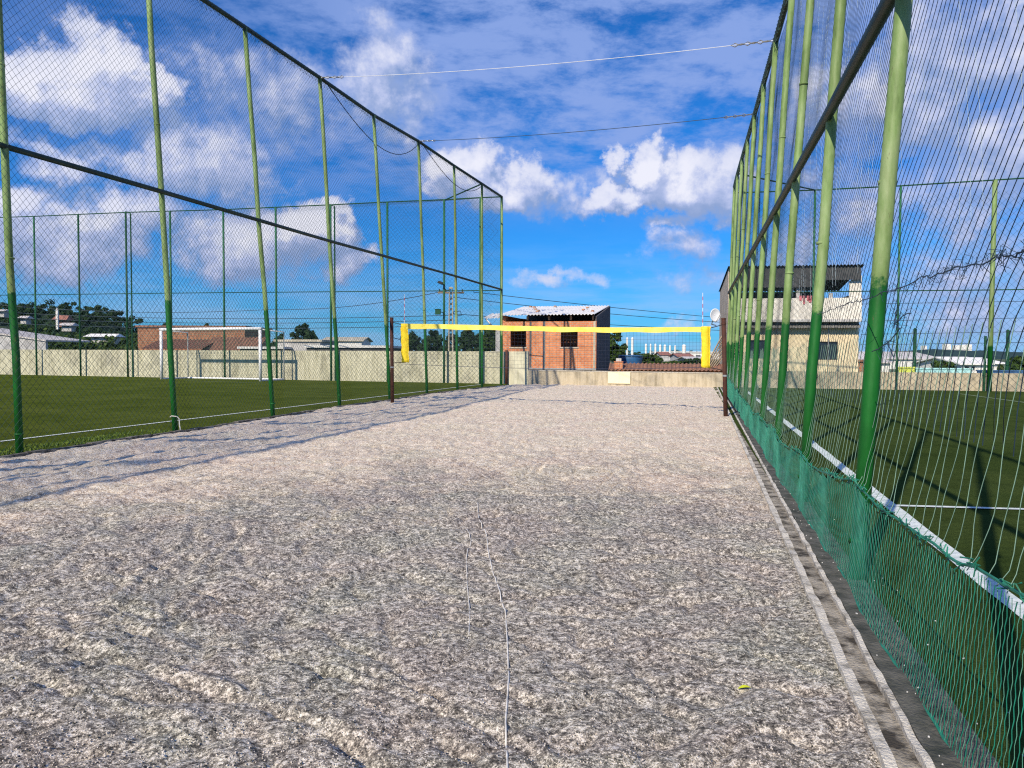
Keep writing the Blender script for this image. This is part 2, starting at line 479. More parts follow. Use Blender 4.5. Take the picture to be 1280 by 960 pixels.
M['whitewire'] = simple('white_cable_sheath', (0.75, 0.76, 0.78), (0.6, 0.6, 0.62), 5, 0.5)
M['red'] = simple('red_antenna_band', (0.6, 0.05, 0.04), None, 5, 0.5)
M['ropew'] = simple('pale_rope', (0.74, 0.71, 0.66), (0.48, 0.46, 0.43), 20, 0.9)
M['palegrit'] = simple('pale_grit', (0.78, 0.70, 0.62), (0.5, 0.45, 0.4), 60, 0.9)
M['bark'] = simple('bark', (0.12, 0.09, 0.065), (0.06, 0.045, 0.03), 8, 0.9, 0.6)
M['leaf1'] = mat_leaf('mid_green_leaves', (0.028, 0.055, 0.010), (0.05, 0.095, 0.018), (0.10, 0.15, 0.035))
M['leaf2'] = mat_leaf('dark_green_leaves', (0.014, 0.036, 0.014), (0.028, 0.062, 0.022), (0.05, 0.09, 0.03))
M['leaf3'] = mat_leaf('yellow_green_leaves', (0.06, 0.10, 0.012), (0.11, 0.15, 0.02), (0.18, 0.22, 0.04))
M['soil'] = simple('scrub_ground', (0.10, 0.12, 0.05), (0.05, 0.075, 0.03), 0.15, 0.95)
M['hill'] = simple('hill_ground', (0.04, 0.065, 0.03), (0.025, 0.045, 0.02), 0.2, 0.95)
M['farhill'] = simple('distant_wooded_hill', (0.022, 0.055, 0.05), (0.012, 0.035, 0.035), 0.05, 0.95, 1.0, 0.2)
M['blue'] = simple('blue_tank_plastic', (0.03, 0.13, 0.30), (0.02, 0.08, 0.2), 2, 0.5)
M['cyan'] = simple('pale_cyan_paint', (0.42, 0.72, 0.72), (0.33, 0.6, 0.6), 2, 0.8)
M['bluepaint'] = simple('blue_paint', (0.06, 0.16, 0.33), (0.04, 0.10, 0.22), 2, 0.8)
M['lime'] = simple('lime_paint', (0.60, 0.66, 0.12), (0.5, 0.56, 0.1), 2, 0.8)
M['pink'] = simple('pink_cloth', (0.75, 0.25, 0.28), (0.5, 0.1, 0.12), 12, 0.9)
M['wood'] = simple('weathered_timber', (0.36, 0.28, 0.19), (0.2, 0.15, 0.1), 5, 0.9)
M['paleroof'] = simple('pale_warehouse_roof', (0.62, 0.58, 0.55), (0.5, 0.46, 0.43), 0.3, 0.8)
M['leafy'] = simple('yellow_leaf', (0.55, 0.6, 0.03), (0.4, 0.45, 0.02), 40, 0.7)
M['redroof'] = simple('faded_red_roof', (0.38, 0.16, 0.12), (0.26, 0.12, 0.09), 1, 0.9)

# ------------------------------------------------------------------ world: Nishita sky with clouds
SUN_EL = R(33.8)
SH = Vector((math.sin(R(28.3)), math.cos(R(28.3)), 0))     # the way shadows run
sun_dir = Vector((-SH.x * math.cos(SUN_EL), -SH.y * math.cos(SUN_EL), math.sin(SUN_EL)))
sl = bpy.data.lights.new('sun', 'SUN'); sl.energy = 5.0; sl.angle = R(0.5); sl.color = (1.0, 0.89, 0.72)
so = bpy.data.objects.new('sun', sl); COL.objects.link(so)
so.rotation_euler = (-sun_dir).to_track_quat('-Z', 'Y').to_euler()
so.location = (0, 0, 30)

world = bpy.data.worlds.new('World'); scene.world = world; world.use_nodes = True
wt = NT(world)
bg = wt.n['Background']; bg.inputs['Strength'].default_value = 0.10
sky = wt.new('ShaderNodeTexSky', sky_type='NISHITA')
sky.sun_disc = False; sky.sun_elevation = SUN_EL
sky.sun_rotation = math.atan2(sun_dir.x, sun_dir.y) % (2 * math.pi)
sky.air_density = 1.0; sky.dust_density = 0.3; sky.ozone_density = 3.0; sky.altitude = 0


def azel(px, py):
    d = ray(px, py).normalized()
    return math.atan2(d.x, d.y), math.asin(d.z)


# blobs: centre px, radii px, weight
BLOBS = [  # x, y, rx, ry, w
    (60, 112, 100, 28, 1.15), (112, 88, 48, 38, 1.15), (185, 118, 45, 20, 1.0), (5, 95, 50, 22, .9),
    (335, 115, 85, 48, .72), (400, 140, 80, 35, .6), (265, 200, 75, 45, .72), (110, 200, 80, 22, .6), (480, 110, 62, 60, .72),
    (60, 300, 90, 45, .85), (15, 262, 30, 22, .8), (180, 270, 50, 30, .75), (310, 300, 95, 42, .82), (395, 285, 45, 24, 1.15), (430, 320, 50, 22, .75),
    (585, 212, 42, 28, 1.05), (640, 235, 55, 24, .85), (705, 245, 60, 25, .5),
    (805, 208, 34, 30, 1.25), (850, 228, 52, 30, 1.1), (780, 250, 60, 16, .85), (895, 235, 40, 40, .85),
    (700, 346, 75, 11, .36), (850, 315, 55, 20, .30), (840, 282, 40, 10, .40), (880, 350, 90, 20, .30),
    (1080, 135, 75, 42, .9), (1150, 150, 60, 40, .75), (1230, 60, 95, 60, .95), (1240, 190, 80, 50, .7), (1130, 270, 110, 50, .6), (1220, 320, 110, 40, .55), (1010, 300, 60, 50, .4), (1050, 200, 60, 40, .5),
    (1200, 400, 130, 22, .5), (860, 402, 45, 8, .38),
]
BLOBS = [(x, y, rx, ry, w * (.62 if (300 < x < 500 and y < 210) else .72 if x > 980 else 1)) for (x, y, rx, ry, w) in BLOBS]
grp = bpy.data.node_groups.new('cloud_field', 'ShaderNodeTree')
grp.interface.new_socket('v', in_out='INPUT', socket_type='NodeSocketVector')
grp.interface.new_socket('d', in_out='OUTPUT', socket_type='NodeSocketFloat')


class GT(NT):
    def __init__(s, t): s.t = t; s.n = t.nodes; s.l = t.links


g = GT(grp)
gi = g.new('NodeGroupInput'); go = g.new('NodeGroupOutput')
wn = g.new('ShaderNodeTexNoise'); wn.inputs['Scale'].default_value = 15.0; wn.inputs['Detail'].default_value = 7; wn.inputs['Roughness'].default_value = .62
g.link(gi.outputs[0], wn.inputs['Vector'])
ws = g.new('ShaderNodeVectorMath', operation='SUBTRACT'); g.link(wn.outputs['Color'], ws.inputs[0]); ws.inputs[1].default_value = (.5, .5, .5)
wm = g.new('ShaderNodeVectorMath', operation='MULTIPLY_ADD'); g.link(ws.outputs[0], wm.inputs[0]); wm.inputs[1].default_value = (.13, .10, 0); g.link(gi.outputs[0], wm.inputs[2])
acc = None
for (x, y, rx, ry, w_) in BLOBS:
    a, e = azel(x, y)
    sub = g.new('ShaderNodeVectorMath', operation='SUBTRACT'); g.link(wm.outputs[0], sub.inputs[0]); sub.inputs[1].default_value = (a, e, 0)
    mu = g.new('ShaderNodeVectorMath', operation='MULTIPLY'); g.link(sub.outputs[0], mu.inputs[0])
    mu.inputs[1].default_value = (F_PX / rx / 1.35, F_PX / ry / 1.35, 0)
    ln = g.new('ShaderNodeVectorMath', operation='DOT_PRODUCT'); g.link(mu.outputs[0], ln.inputs[0]); g.link(mu.outputs[0], ln.inputs[1])
    ma = g.new('ShaderNodeMath', operation='MULTIPLY_ADD'); g.link(ln.outputs['Value'], ma.inputs[0]); ma.inputs[1].default_value = -w_ * 0.9; ma.inputs[2].default_value = w_
    if acc is None: acc = ma.outputs[0]
    else:
        mx = g.new('ShaderNodeMath', operation='SMOOTH_MAX'); g.link(acc, mx.inputs[0]); g.link(ma.outputs[0], mx.inputs[1]); mx.inputs[2].default_value = 0.12
        acc = mx.outputs[0]
acc = math_n(g, 'MAXIMUM', acc, -0.3)
n1 = noise_tex(g, gi.outputs[0], 10.0, 10, 0.62, 0.1)
n2 = noise_tex(g, gi.outputs[0], 32.0, 8, 0.65, 0.0)
acc = math_n(g, 'ADD', acc, math_n(g, 'MULTIPLY', math_n(g, 'ADD', n1, -0.5), 1.55))
acc = math_n(g, 'ADD', acc, math_n(g, 'MULTIPLY', math_n(g, 'ADD', n2, -0.5), 0.55))
g.link(acc, go.inputs[0])

tcw = wt.new('ShaderNodeTexCoord')
sx = wt.new('ShaderNodeSeparateXYZ'); wt.link(tcw.outputs['Generated'], sx.inputs[0])
az = math_n(wt, 'ARCTAN2', sx.outputs[0], sx.outputs[1]); el_ = math_n(wt, 'ARCSINE', sx.outputs[2])
cv = wt.new('ShaderNodeCombineXYZ'); wt.link(az, cv.inputs[0]); wt.link(el_, cv.inputs[1])
gA = wt.new('ShaderNodeGroup'); gA.node_tree = grp; wt.link(cv.outputs[0], gA.inputs[0])
off = wt.new('ShaderNodeVectorMath', operation='ADD'); wt.link(cv.outputs[0], off.inputs[0]); off.inputs[1].default_value = (-0.010, 0.022, 0)
gB = wt.new('ShaderNodeGroup'); gB.node_tree = grp; wt.link(off.outputs[0], gB.inputs[0])
mr = wt.new('ShaderNodeMapRange'); mr.interpolation_type = 'SMOOTHSTEP'; mr.inputs[1].default_value = 0.08; mr.inputs[2].default_value = 0.60
wt.link(gA.outputs[0], mr.inputs[0])
dens = mr.outputs[0]
lit = math_n(wt, 'SUBTRACT', gA.outputs[0], gB.outputs[0])
ml = wt.new('ShaderNodeMapRange'); ml.interpolation_type = 'SMOOTHSTEP'; ml.inputs[1].default_value = -0.35; ml.inputs[2].default_value = 0.50
wt.link(lit, ml.inputs[0])
core = wt.new('ShaderNodeMapRange'); core.inputs[1].default_value = 0.45; core.inputs[2].default_value = 1.15; wt.link(gA.outputs[0], core.inputs[0])
shade = math_n(wt, 'ADD', math_n(wt, 'MULTIPLY', ml.outputs[0], 0.65), math_n(wt, 'MULTIPLY', core.outputs[0], 0.40), clamp=True)
ccol = ramp(wt, shade, [(0.08, (0.26, 0.36, 0.62)), (0.42, (0.45, 0.52, 0.78)), (0.95, (0.80, 0.81, 0.92))])
cscale = wt.new('ShaderNodeVectorMath', operation='SCALE'); wt.link(ccol, cscale.inputs[0]); cscale.inputs[3].default_value = 10.0
# thin high veil
mpv = wt.new('ShaderNodeMapping'); mpv.inputs['Scale'].default_value = (1.0, 2.6, 1); mpv.inputs['Rotation'].default_value = (0, 0, 0.35); wt.link(cv.outputs[0], mpv.inputs[0])
veil = noise_tex(wt, mpv.outputs[0], 7.0, 10, 0.66, 0.15)
a0, e0 = azel(640, 275)
mv = wt.new('ShaderNodeMapRange'); mv.interpolation_type = 'SMOOTHSTEP'; mv.inputs[1].default_value = 0.34; mv.inputs[2].default_value = 0.58; wt.link(veil, mv.inputs[0])
mh = wt.new('ShaderNodeMapRange'); mh.interpolation_type = 'SMOOTHSTEP'; mh.inputs[1].default_value = e0 - 0.03; mh.inputs[2].default_value = e0 + 0.10; wt.link(el_, mh.inputs[0])
ar, er = azel(900, 300)
mR = wt.new('ShaderNodeMapRange'); mR.interpolation_type = 'SMOOTHSTEP'; mR.inputs[1].default_value = azel(900, 300)[0]; mR.inputs[2].default_value = azel(1080, 300)[0]; wt.link(az, mR.inputs[0])
mL = wt.new('ShaderNodeMapRange'); mL.interpolation_type = 'SMOOTHSTEP'; mL.inputs[1].default_value = azel(180, 100)[0]; mL.inputs[2].default_value = azel(520, 100)[0]
mL.inputs[3].default_value = 0.35; mL.inputs[4].default_value = 1.0; wt.link(az, mL.inputs[0])
vz = math_n(wt, 'MAXIMUM', math_n(wt, 'MULTIPLY', mh.outputs[0], mL.outputs[0]), math_n(wt, 'MULTIPLY', mR.outputs[0], 0.8))
vfac = math_n(wt, 'MULTIPLY', math_n(wt, 'MULTIPLY', mv.outputs[0], vz), 0.85)
skt = mixc(wt, 1.0, sky.outputs[0], (0.10, 0.58, 1.18), 'MULTIPLY')
col1 = mixc(wt, vfac, skt, (2.7, 3.9, 7.6))
mlow = wt.new('ShaderNodeMapRange'); mlow.interpolation_type = 'SMOOTHSTEP'; mlow.inputs[1].default_value = azel(640, 275)[1]; mlow.inputs[2].default_value = azel(640, 410)[1]; wt.link(el_, mlow.inputs[0])
mpl = wt.new('ShaderNodeMapping'); mpl.inputs['Scale'].default_value = (1.0, 6.0, 1); wt.link(cv.outputs[0], mpl.inputs[0])
vl = wt.new('ShaderNodeMapRange'); vl.interpolation_type = 'SMOOTHSTEP'; vl.inputs[1].default_value = 0.36; vl.inputs[2].default_value = 0.64; wt.link(noise_tex(wt, mpl.outputs[0], 6.0, 8, 0.6, 0.1), vl.inputs[0])
col1 = mixc(wt, math_n(wt, 'MULTIPLY', mlow.outputs[0], math_n(wt, 'MULTIPLY_ADD', vl.outputs[0], 0.45) if False else math_n(wt, 'ADD', math_n(wt, 'MULTIPLY', vl.outputs[0], 0.5), 0.12)), col1, (3.3, 5.3, 8.6))
col2 = mixc(wt, dens, col1, cscale.outputs[0])
wt.link(col2, bg.inputs['Color'])
scene.view_settings.view_transform = 'Standard'; scene.view_settings.look = 'None'
scene.view_settings.exposure = 0.10; scene.view_settings.gamma = 1.0; scene.view_settings.use_curve_mapping = False
scene.cycles.max_bounces = 6; scene.cycles.diffuse_bounces = 3; scene.cycles.transparent_max_bounces = 4
scene.cycles.use_denoising = False
scene.cycles.use_adaptive_sampling = False
scene.cycles.filter_width = 1.2

# ------------------------------------------------------------------ tall fence data
LP = [((25, 568), (7, 183.5), (-12, -178)), ((220, 540), (203.5, 240), (184, -47)), ((342, 521), (324, 275.5), (306, 34)),
      ((425, 508), (414.5, 302), (399.5, 97)), ((488, 500), (480, 320), (467, 144)), ((534, 492.5), (529.5, 334), (523, 176.5)),
      ((572, 488), (570.5, 345.5), (567.5, 207)), ((602.6, 485), (602.6, 355), (602.5, 229.7)), ((627, 482.5), (627, 362), (627.3, 246))]
left = []
for b_, m_, t_ in LP:
    B = G(*b_)
    left.append((B, D(m_[0], m_[1], B.y), D(t_[0], t_[1], B.y)))
B0 = left[0][0] + (left[0][0] - left[1][0]) * 1.0
left.insert(0, (B0, Vector((B0.x - .1, B0.y, 4.3)), Vector((B0.x - .25, B0.y, 8.6))))
for k in range(4):
    left.insert(0, tuple(v + Vector((-.78, -3.1, 0)) for v in left[0]))
RY = [2.12, 4.74, 7.27, 9.9, 12.3, 14.8, 17.3, 19.8, 22.3, 24.8, 27.3, 29.8]


def r_line(Y): return 0.974 + 0.246 * Y


right = []
for Y in [-7.5, -5.1, -2.7, -0.3] + RY:
    ln_ = 0.060 + (0.026 - 0.060) * max(0, min(1, (Y - 8) / 20))
    B = Vector((r_line(Y), Y, 0))
    tz = 7.35 + 0.55 * max(0, min(1, (Y - 14) / 16)); mz = 3.62 + 0.2 * max(0, min(1, (Y - 5) / 25))
    right.append((B, B + Vector((ln_ * mz, 0, mz)), B + Vector((ln_ * tz, 0, tz))))


class Surf:
    """sheet hung between posts; s = metres along the base, z = height"""

    def __init__(s, posts, off=(0, 0, 0)):
        s.P = [(np.array(b) + np.array(off), np.array(t) + np.array(off)) for b, _, t in posts]
        s.S = [0.0]
        for i in range(1, len(posts)):
            s.S.append(s.S[-1] + (posts[i][0] - posts[i - 1][0]).length)
        s.S = np.array(s.S); s.L = s.S[-1]
        s.Bx = np.array([p[0] for p in s.P]); s.Tx = np.array([p[1] for p in s.P])
        s.H = s.Tx[:, 2]

    def pt(s, ss, zz, wob=0.0):
        ss = np.asarray(ss, float); zz = np.asarray(zz, float)
        B = np.stack([np.interp(ss, s.S, s.Bx[:, k]) for k in range(3)], -1)
        T = np.stack([np.interp(ss, s.S, s.Tx[:, k]) for k in range(3)], -1)
        h = T[..., 2]
        P = B + (T - B) * (zz / h)[..., None]
        if wob:
            n = pn(ss * 0.8 + 3.1, zz * 0.8 + 1.7)
            P[..., 0] += n * wob
        return P

    def height(s, ss): return np.interp(ss, s.S, s.H)


def make_post(root, B, T, r, mat, name='post'):
    o = MB()
    d = T - B
    rj = random.Random(int(B.y * 100))
    pts = [Vector((0, 0, -0.25))] + [d * f + Vector((rj.uniform(-.012, .012), rj.uniform(-.012, .012), 0)) for f in (.17, .33, .5, .67, .83)] + [d]
    o.tube(pts, r, 14)
    for f in (.035, .335, .66):      # weld beads where tube lengths are joined
        o.tube([d * f - Vector((0, 0, .012)), d * f + Vector((0, 0, .012))], r + .005, 14)
    o = o.build(name, mat, root, smooth=True)
    o.location = B - Vector(root.location)
    return o


def make_post_old(root, B, T, r, mat, name='post'):
    # object origin at the post's own foot
    o = MB().tube([Vector((0, 0, -0.25)), (T - B) * 0.33, (T - B) * 0.66, T - B], r, 14).build(name, mat, root, smooth=True)
    o.location = B - Vector(root.location)
    return o


def lash(posts, i0, side):
    rg_ = random.Random(4); pts = []
    for i in range(i0, len(posts) - 1):
        a, c = posts[i][2], posts[i + 1][2]; nn = max(4, int((c - a).length / .16))
        for k in range(nn):
            p = a.lerp(c, k / nn)
            pts += [p + Vector((0, 0, .065)), p + Vector((side, .03, -.02)), p + Vector((side * .6, .05, -.09 - rg_.random() * .10)), p + Vector((-side, .09, .0))]
    return MB().tube(pts, .006, 3)


# ---- left tall fence
lf = empty('sports_fence', left[5][0], label='tall green post-and-mesh fence with small diamond mesh along the left edge of the sand court', cat='fence')
for (B, Mi, T) in left:
    make_post(lf, B, T, 0.049, M['post_l'])
MB().tube([p[2] for p in left], 0.05, 8).build('top_rail', M['rail'], lf, world=True, smooth=True)
MB().tube([p[1] + Vector((0.0, -0.02, 0)) for p in left], 0.042, 8).build('middle_rail', M['rail'], lf, world=True, smooth=True)
SL = Surf(left, (0.05, -0.02, 0))
paths = []
sp = 0.115
Hm = 8.9
for sgn in (1, -1):
    s0 = -Hm if sgn > 0 else 0.0
    s_end = SL.L if sgn > 0 else SL.L + Hm
    n_ = int((s_end - s0) / sp)
    for i in range(n_):
        sb = s0 + i * sp
        zz = np.arange(0.02, Hm, 0.42)
        ss = sb + sgn * zz
        ok = (ss >= 0) & (ss <= SL.L)
        if ok.sum() < 2: continue
        ss = ss[ok]; zz = zz[ok]
        zz = np.minimum(zz, SL.height(ss) - 0.02)
        paths.append(SL.pt(ss, zz, 0.05))
V, Fq = strands(paths, 0.0024)
np_obj('netting', V, Fq, M['net_l'], lf, world=True)
# lashing along the top rail, loose wires sagging below it
lash(left, 0, .055).build('lashing', M['net_l'], lf, world=True)
for (i, j, sag) in ((8, 10, 1.15), (10, 12, 0.9)):
    a, c = left[i][2], left[j][2]
    pts = [a.lerp(c, t / 16) - Vector((-0.08, 0, sag * 4 * (t / 16) * (1 - t / 16) * (0.6 + .5 * t / 16))) for t in range(17)]
    MB().tube(pts, 0.012, 5).build('hanging_wire', M['black'], lf, world=True)
# white ties and a tag at one post foot
mb = MB()
tb = left[6][0]
mb.tube([tb + Vector((-.09, -.03, .27)), tb + Vector((-.05, -.055, .29)), tb + Vector((.05, -.06, .28)), tb + Vector((.085, -.06, .24)), tb + Vector((.095, -.07, .12)), tb + Vector((.12, -.08, 0.02))], .009, 5)
mb.build('white_tie', M['ropew'], lf, world=True)

# ---- right tall fence
rf = empty('sports_fence', right[5][0], label='tall green post fence with torn netting and teal net skirt right of the sand', cat='fence')
for (B, Mi, T) in right:
    make_post(rf, B, T, 0.050, M['post'])
MB().tube([p[2] for p in right], 0.055, 8).build('top_rail', M['rail'], rf, world=True, smooth=True)
MB().tube([p[1] + Vector((-.05, 0, 0)) for p in right], 0.05, 8).build('middle_rail', M['rail'], rf, world=True, smooth=True)
SR = Surf(right, (0.075, 0, 0))
rnd = np.random.RandomState(5)


def lean(z):  # how much a cord runs towards the far end per metre of fall
    return np.interp(z, [0, 1.25, 1.6, 3.0, 7.5], [0.0, 0.05, 1.1, 1.25, 0.55])


zz = np.arange(1.05, 7.9, 0.16)
cum = np.concatenate([[0], np.cumsum(0.5 * (lean(zz[1:]) + lean(zz[:-1])) * 0.16)])
pd, pl_ = [], []
s = -0.2
while s < SR.L + 9:
    sa = s - cum  # going up = towards the camera
    ph = rnd.rand() * 6
    sa = sa + 0.012 * np.sin(zz * 9 + ph) + 0.02 * pn(zz * 1.5, np.full_like(zz, s * 3.0))
    ok = (sa >= 0) & (sa <= SR.L)
    if ok.sum() > 2:
        ssv, zv = sa[ok], np.minimum(zz[ok], SR.height(sa[ok]) - .02)
        pd.append(SR.pt(ssv, zv, 0.05))
    s += 0.115
s = 0
s = 6.0
while s < 21:
    sa = s + 0.42 * cum * 0.8 + 0.02 * pn(zz * 2.5, np.full_like(zz, s * 2.0)) - 3
    ok = (sa >= 0) & (sa <= SR.L) & (zz > 1.9)
    if ok.sum() > 2:
        P = SR.pt(sa[ok], np.minimum(zz[ok], SR.height(sa[ok]) - .02), 0.05)
        # the light cords come and go
        k0 = 0
        while k0 < len(P) - 2:
            ln2 = rnd.randint(2, 7)
            pl_.append(P[k0:k0 + ln2 + 1]) if rnd.rand() < .45 else None
            k0 += ln2 + rnd.randint(0, 3)
    s += 0.16
V, Fq = strands(pd, 0.0021)
np_obj('upper_netting', V, Fq, M['net_dark'], rf, world=True)
V, Fq = strands(pl_, 0.0012)
np_obj('crossing_cords', V, Fq, M['net_light'], rf, world=True)['kind'] = 'stuff'


def skirt_top(s):
    """height of the torn upper edge of the teal skirt"""
    s = np.asarray(s, float)
    k = np.interp(s, SR.S, np.arange(len(SR.S)))
    fr = k - np.floor(k)
    s_y = s - 7.4
    base = np.interp(s_y, [0, 3, 5.3, 8, 11, 15, 22, 33], [.74, .72, .64, .50, .50, .46, .6, .85])
    return base - 0.28 * fr * (1 - fr) + 0.03 * pn(s * 2.3, s * 0 + 4.4)


pp = []
s = 0.0
i = 0
while s < SR.L:
    z0 = float(skirt_top(s)) - 0.03
    zz2 = np.arange(z0, 1.55, 0.055)
    ph = rnd.rand() * 6
    amp = np.interp(zz2, [z0, z0 + .3, 1.6], [0.030, 0.014, 0.006])
    sa = s + amp * np.sin(zz2 * 13 + ph) * (0.6 + rnd.rand()) + 0.035 * pn(zz2 * 2.2, np.full_like(zz2, s * 1.7)) - 0.05 * (zz2 - z0)
    sa = np.clip(sa, 0, SR.L)
    Pq = SR.pt(sa, zz2, 0.03)
    Pq[:, 0] += np.interp(zz2, [z0, z0 + .06, z0 + .5, 1.55], [-.130, -.095, -.05, 0])
    pp.append(Pq)
    s += 0.112 + rnd.randn() * 0.012
V, Fq = strands(pp, 0.0021)
np_obj('lower_netting', V, Fq, M['net_pale'], rf, world=True)
# teal skirt
SK = Surf(right, (-0.068, 0, 0))
pt1, pt2 = [], []
s = 0.0; i = 0
while s < SK.L:
    z1 = float(skirt_top(s))
    zz2 = np.arange(0.0, z1, 0.034)
    sa = s + 0.0042 * (1 - 2 * ((np.arange(len(zz2)) + i) % 2)) + 0.03 * pn(zz2 * 3, np.full_like(zz2, s * 2.1)) + 0.08 * (0.3 - zz2)
    P = SK.pt(np.clip(sa, 0, SK.L), zz2, 0.06)
    P[:, 0] += 0.03 * pn(np.full_like(zz2, s * 1.2), zz2 * 2.0)
    (pt1 if i % 2 else pt2).append(P)
    s += 0.029; i += 1
V, Fq = strands(pt1, 0.0022)
sk = np_obj('skirt_netting', V, Fq, M['net_teal'], rf, world=True)
M['net_mint'] = mat_cord('mint_net_cord', (0.16, 0.46, 0.34), 0.35)
V, Fq = strands(pt2, 0.0015)
np_obj('skirt_cords', V, Fq, M['net_mint'], rf, world=True)
# ropes binding the skirt: edge with knots, and lower hem
mb = MB()
ss = np.arange(0, SK.L, 0.06)
P = SK.pt(ss, skirt_top(ss) + 0.010 * pn(ss * 5, ss * 0 + .7), 0.06)
mb.tube([Vector(p) for p in P], 0.006, 5)
for p, s_ in zip(P, ss):
    if random.random() < 0.55 and 7 < s_ < 25:
        q = Vector(p)
        for _ in range(2):
            mb.tube([q, q + Vector((random.uniform(-.02, .01), random.uniform(-.03, .03), random.uniform(-.01, .035))),
                     q + Vector((random.uniform(-.02, .01), random.uniform(-.045, .045), random.uniform(-.03, .04)))], 0.0028, 4)
mb.build('skirt_rope', M['net_rope'], rf, world=True)
mb = MB()
P = SK.pt(ss, 0.015 + 0.01 * np.sin(ss * 9), 0.06)
mb.tube([Vector(p) for p in P], 0.007, 4)
mb.build('skirt_hem', M['net_rope'], rf, world=True)
# torn rope with frayed tufts hanging across the netting
mb = MB()


def torn(p0, p1, n, sag, dens_):
    a, c = Vector(p0), Vector(p1)
    pts = [a.lerp(c, k / n) - Vector((0, 0, sag * 4 * (k / n) * (1 - k / n))) + Vector((0, random.uniform(-.01, .01), random.uniform(-.008, .008))) for k in range(n + 1)]
    mb.tube(pts, 0.0027, 5)
    for k in range(n):
        if random.random() < dens_:
            q = pts[k]
            for _ in range(3):
                e = q + Vector((random.uniform(-.03, .03), random.uniform(-.07, .07), random.uniform(-.055, .04)))
                mid_ = q.lerp(e, .5) + Vector((0, random.uniform(-.03, .03), random.uniform(-.03, .03)))
                mb.tube([q, mid_, e], 0.0011, 3)


def on_right(px, py):
    """point of the right netting seen at a pixel"""
    d = ray(px, py)
    t = (0.974 - 0.11) / (d.x - 0.246 * d.y - 0.0) if True else 0
    p = CAM + d * t
    # account for the outward lean
    for _ in range(6):
        lx = 0.06 * p.z
        t = (0.974 - 0.11 + lx) / (d.x - 0.246 * d.y)
        p = CAM + d * t
    return p


tp = [on_right(1022, 392), on_right(1060, 379), on_right(1100, 366), on_right(1150, 347), on_right(1200, 332), on_right(1246, 320), on_right(1280, 314), on_right(1330, 300)]
for a_, c_ in zip(tp[:-1], tp[1:]):
    torn(a_, c_, 10, 0.01, 0.75)
tq = [on_right(1122, 380), on_right(1118, 400), on_right(1124, 412), on_right(1110, 428), on_right(1117, 445)]
for a_, c_ in zip(tq[:-1], tq[1:]):
    torn(a_, c_, 4, 0.0, 0.8)
torn(on_right(1110, 428), on_right(1090, 441), 4, 0, .5)
torn(on_right(1120, 402), on_right(1138, 390), 4, 0, .5)
mb.build('torn_rope', M['net_dark'], rf, world=True)
lash(right, 0, -.06).build('lashing', M['net_l'], rf, world=True)

# ------------------------------------------------------------------ ground
gp = MB(); gp.poly([(-2500, -400, -0.16), (2500, -400, -0.16), (2500, 4000, -0.16), (-2500, 4000, -0.16)])
tag(gp.build('ground', M['soil']), kind='structure')

WA0, WA1 = Vector((-60, 59.3, 0)), Vector((0.75, 36.5, 0))      # high wall (front face)
WB1 = Vector((9.6, 34.2, 0))
WC1 = Vector((52, 22.6, 0))


def on_wall(px, a, b_, off=0.0):
    """ground point where the pixel column meets the line a-b (shifted towards the camera by off)"""
    d = ray(px, 470); d.z = 0
    n = Vector((-(b_ - a).y, (b_ - a).x, 0)).normalized()
    if n.y > 0: n = -n
    a2 = a + n * off
    t = (a2 - Vector((0, 0, 0))).dot(n) / d.dot(n)
    return d * t


# sand court: height field
yr = [-3.0]
while yr[-1] < 36.0:
    yr.append(yr[-1] + max(0.016, 0.0058 * max(yr[-1], 0)))
yr = np.array([y for y in yr if y > 1.6]); yr = np.concatenate([np.linspace(-3, 1.6, 60), yr])
NU = 620
lX = np.interp(yr, [-20] + [p[0].y for p in left] + [37.5], [left[0][0].x - 2.2] + [p[0].x for p in left] + [left[-1][0].x + .9]) + 0.10
rX = 0.640 + 0.248 * yr
U = np.linspace(0, 1, NU)[None, :]
U = U ** 0.9
Xs = lX[:, None] * (1 - U) + rX[:, None] * U
Ys = np.repeat(yr[:, None], NU, 1)
wx = Xs + 0.12 * pn(Xs * 2.1, Ys * 2.1); wy = Ys + 0.12 * pn(Xs * 2.1 + 9, Ys * 2.1 + 9)
Z = 0.030 * pn(Xs * 0.55, Ys * 0.55) + 0.022 * pn(wx * 2.4, wy * 2.4 + 5) + 0.020 * pn(wx * 6.1 + 3, wy * 5.2) + 0.011 * pn(wx * 13, wy * 12 + 7) + 0.0045 * pn(wx * 29, wy * 29)
ftp = np.abs(pn(wx * 3.3 + 31, wy * 2.9 + 11)); Z -= 0.022 * np.exp(-(ftp / 0.10) ** 2)
# drag marks: bundles of parallel grooves along arcs
def arc(cx_, cy_, r0, w, freq, amp, a0_, a1_):
    dx_ = Xs - cx_; dy_ = Ys - cy_
    rr_ = np.hypot(dx_, dy_) + 0.10 * pn(Xs * 1.3, Ys * 1.3); an = np.arctan2(dy_, dx_)
    win = np.exp(-((rr_ - r0) / w) ** 2) * np.clip((an - a0_) * 4, 0, 1) * np.clip((a1_ - an) * 4, 0, 1)
    return .22 * amp * np.sin((rr_ - r0) * freq) * win


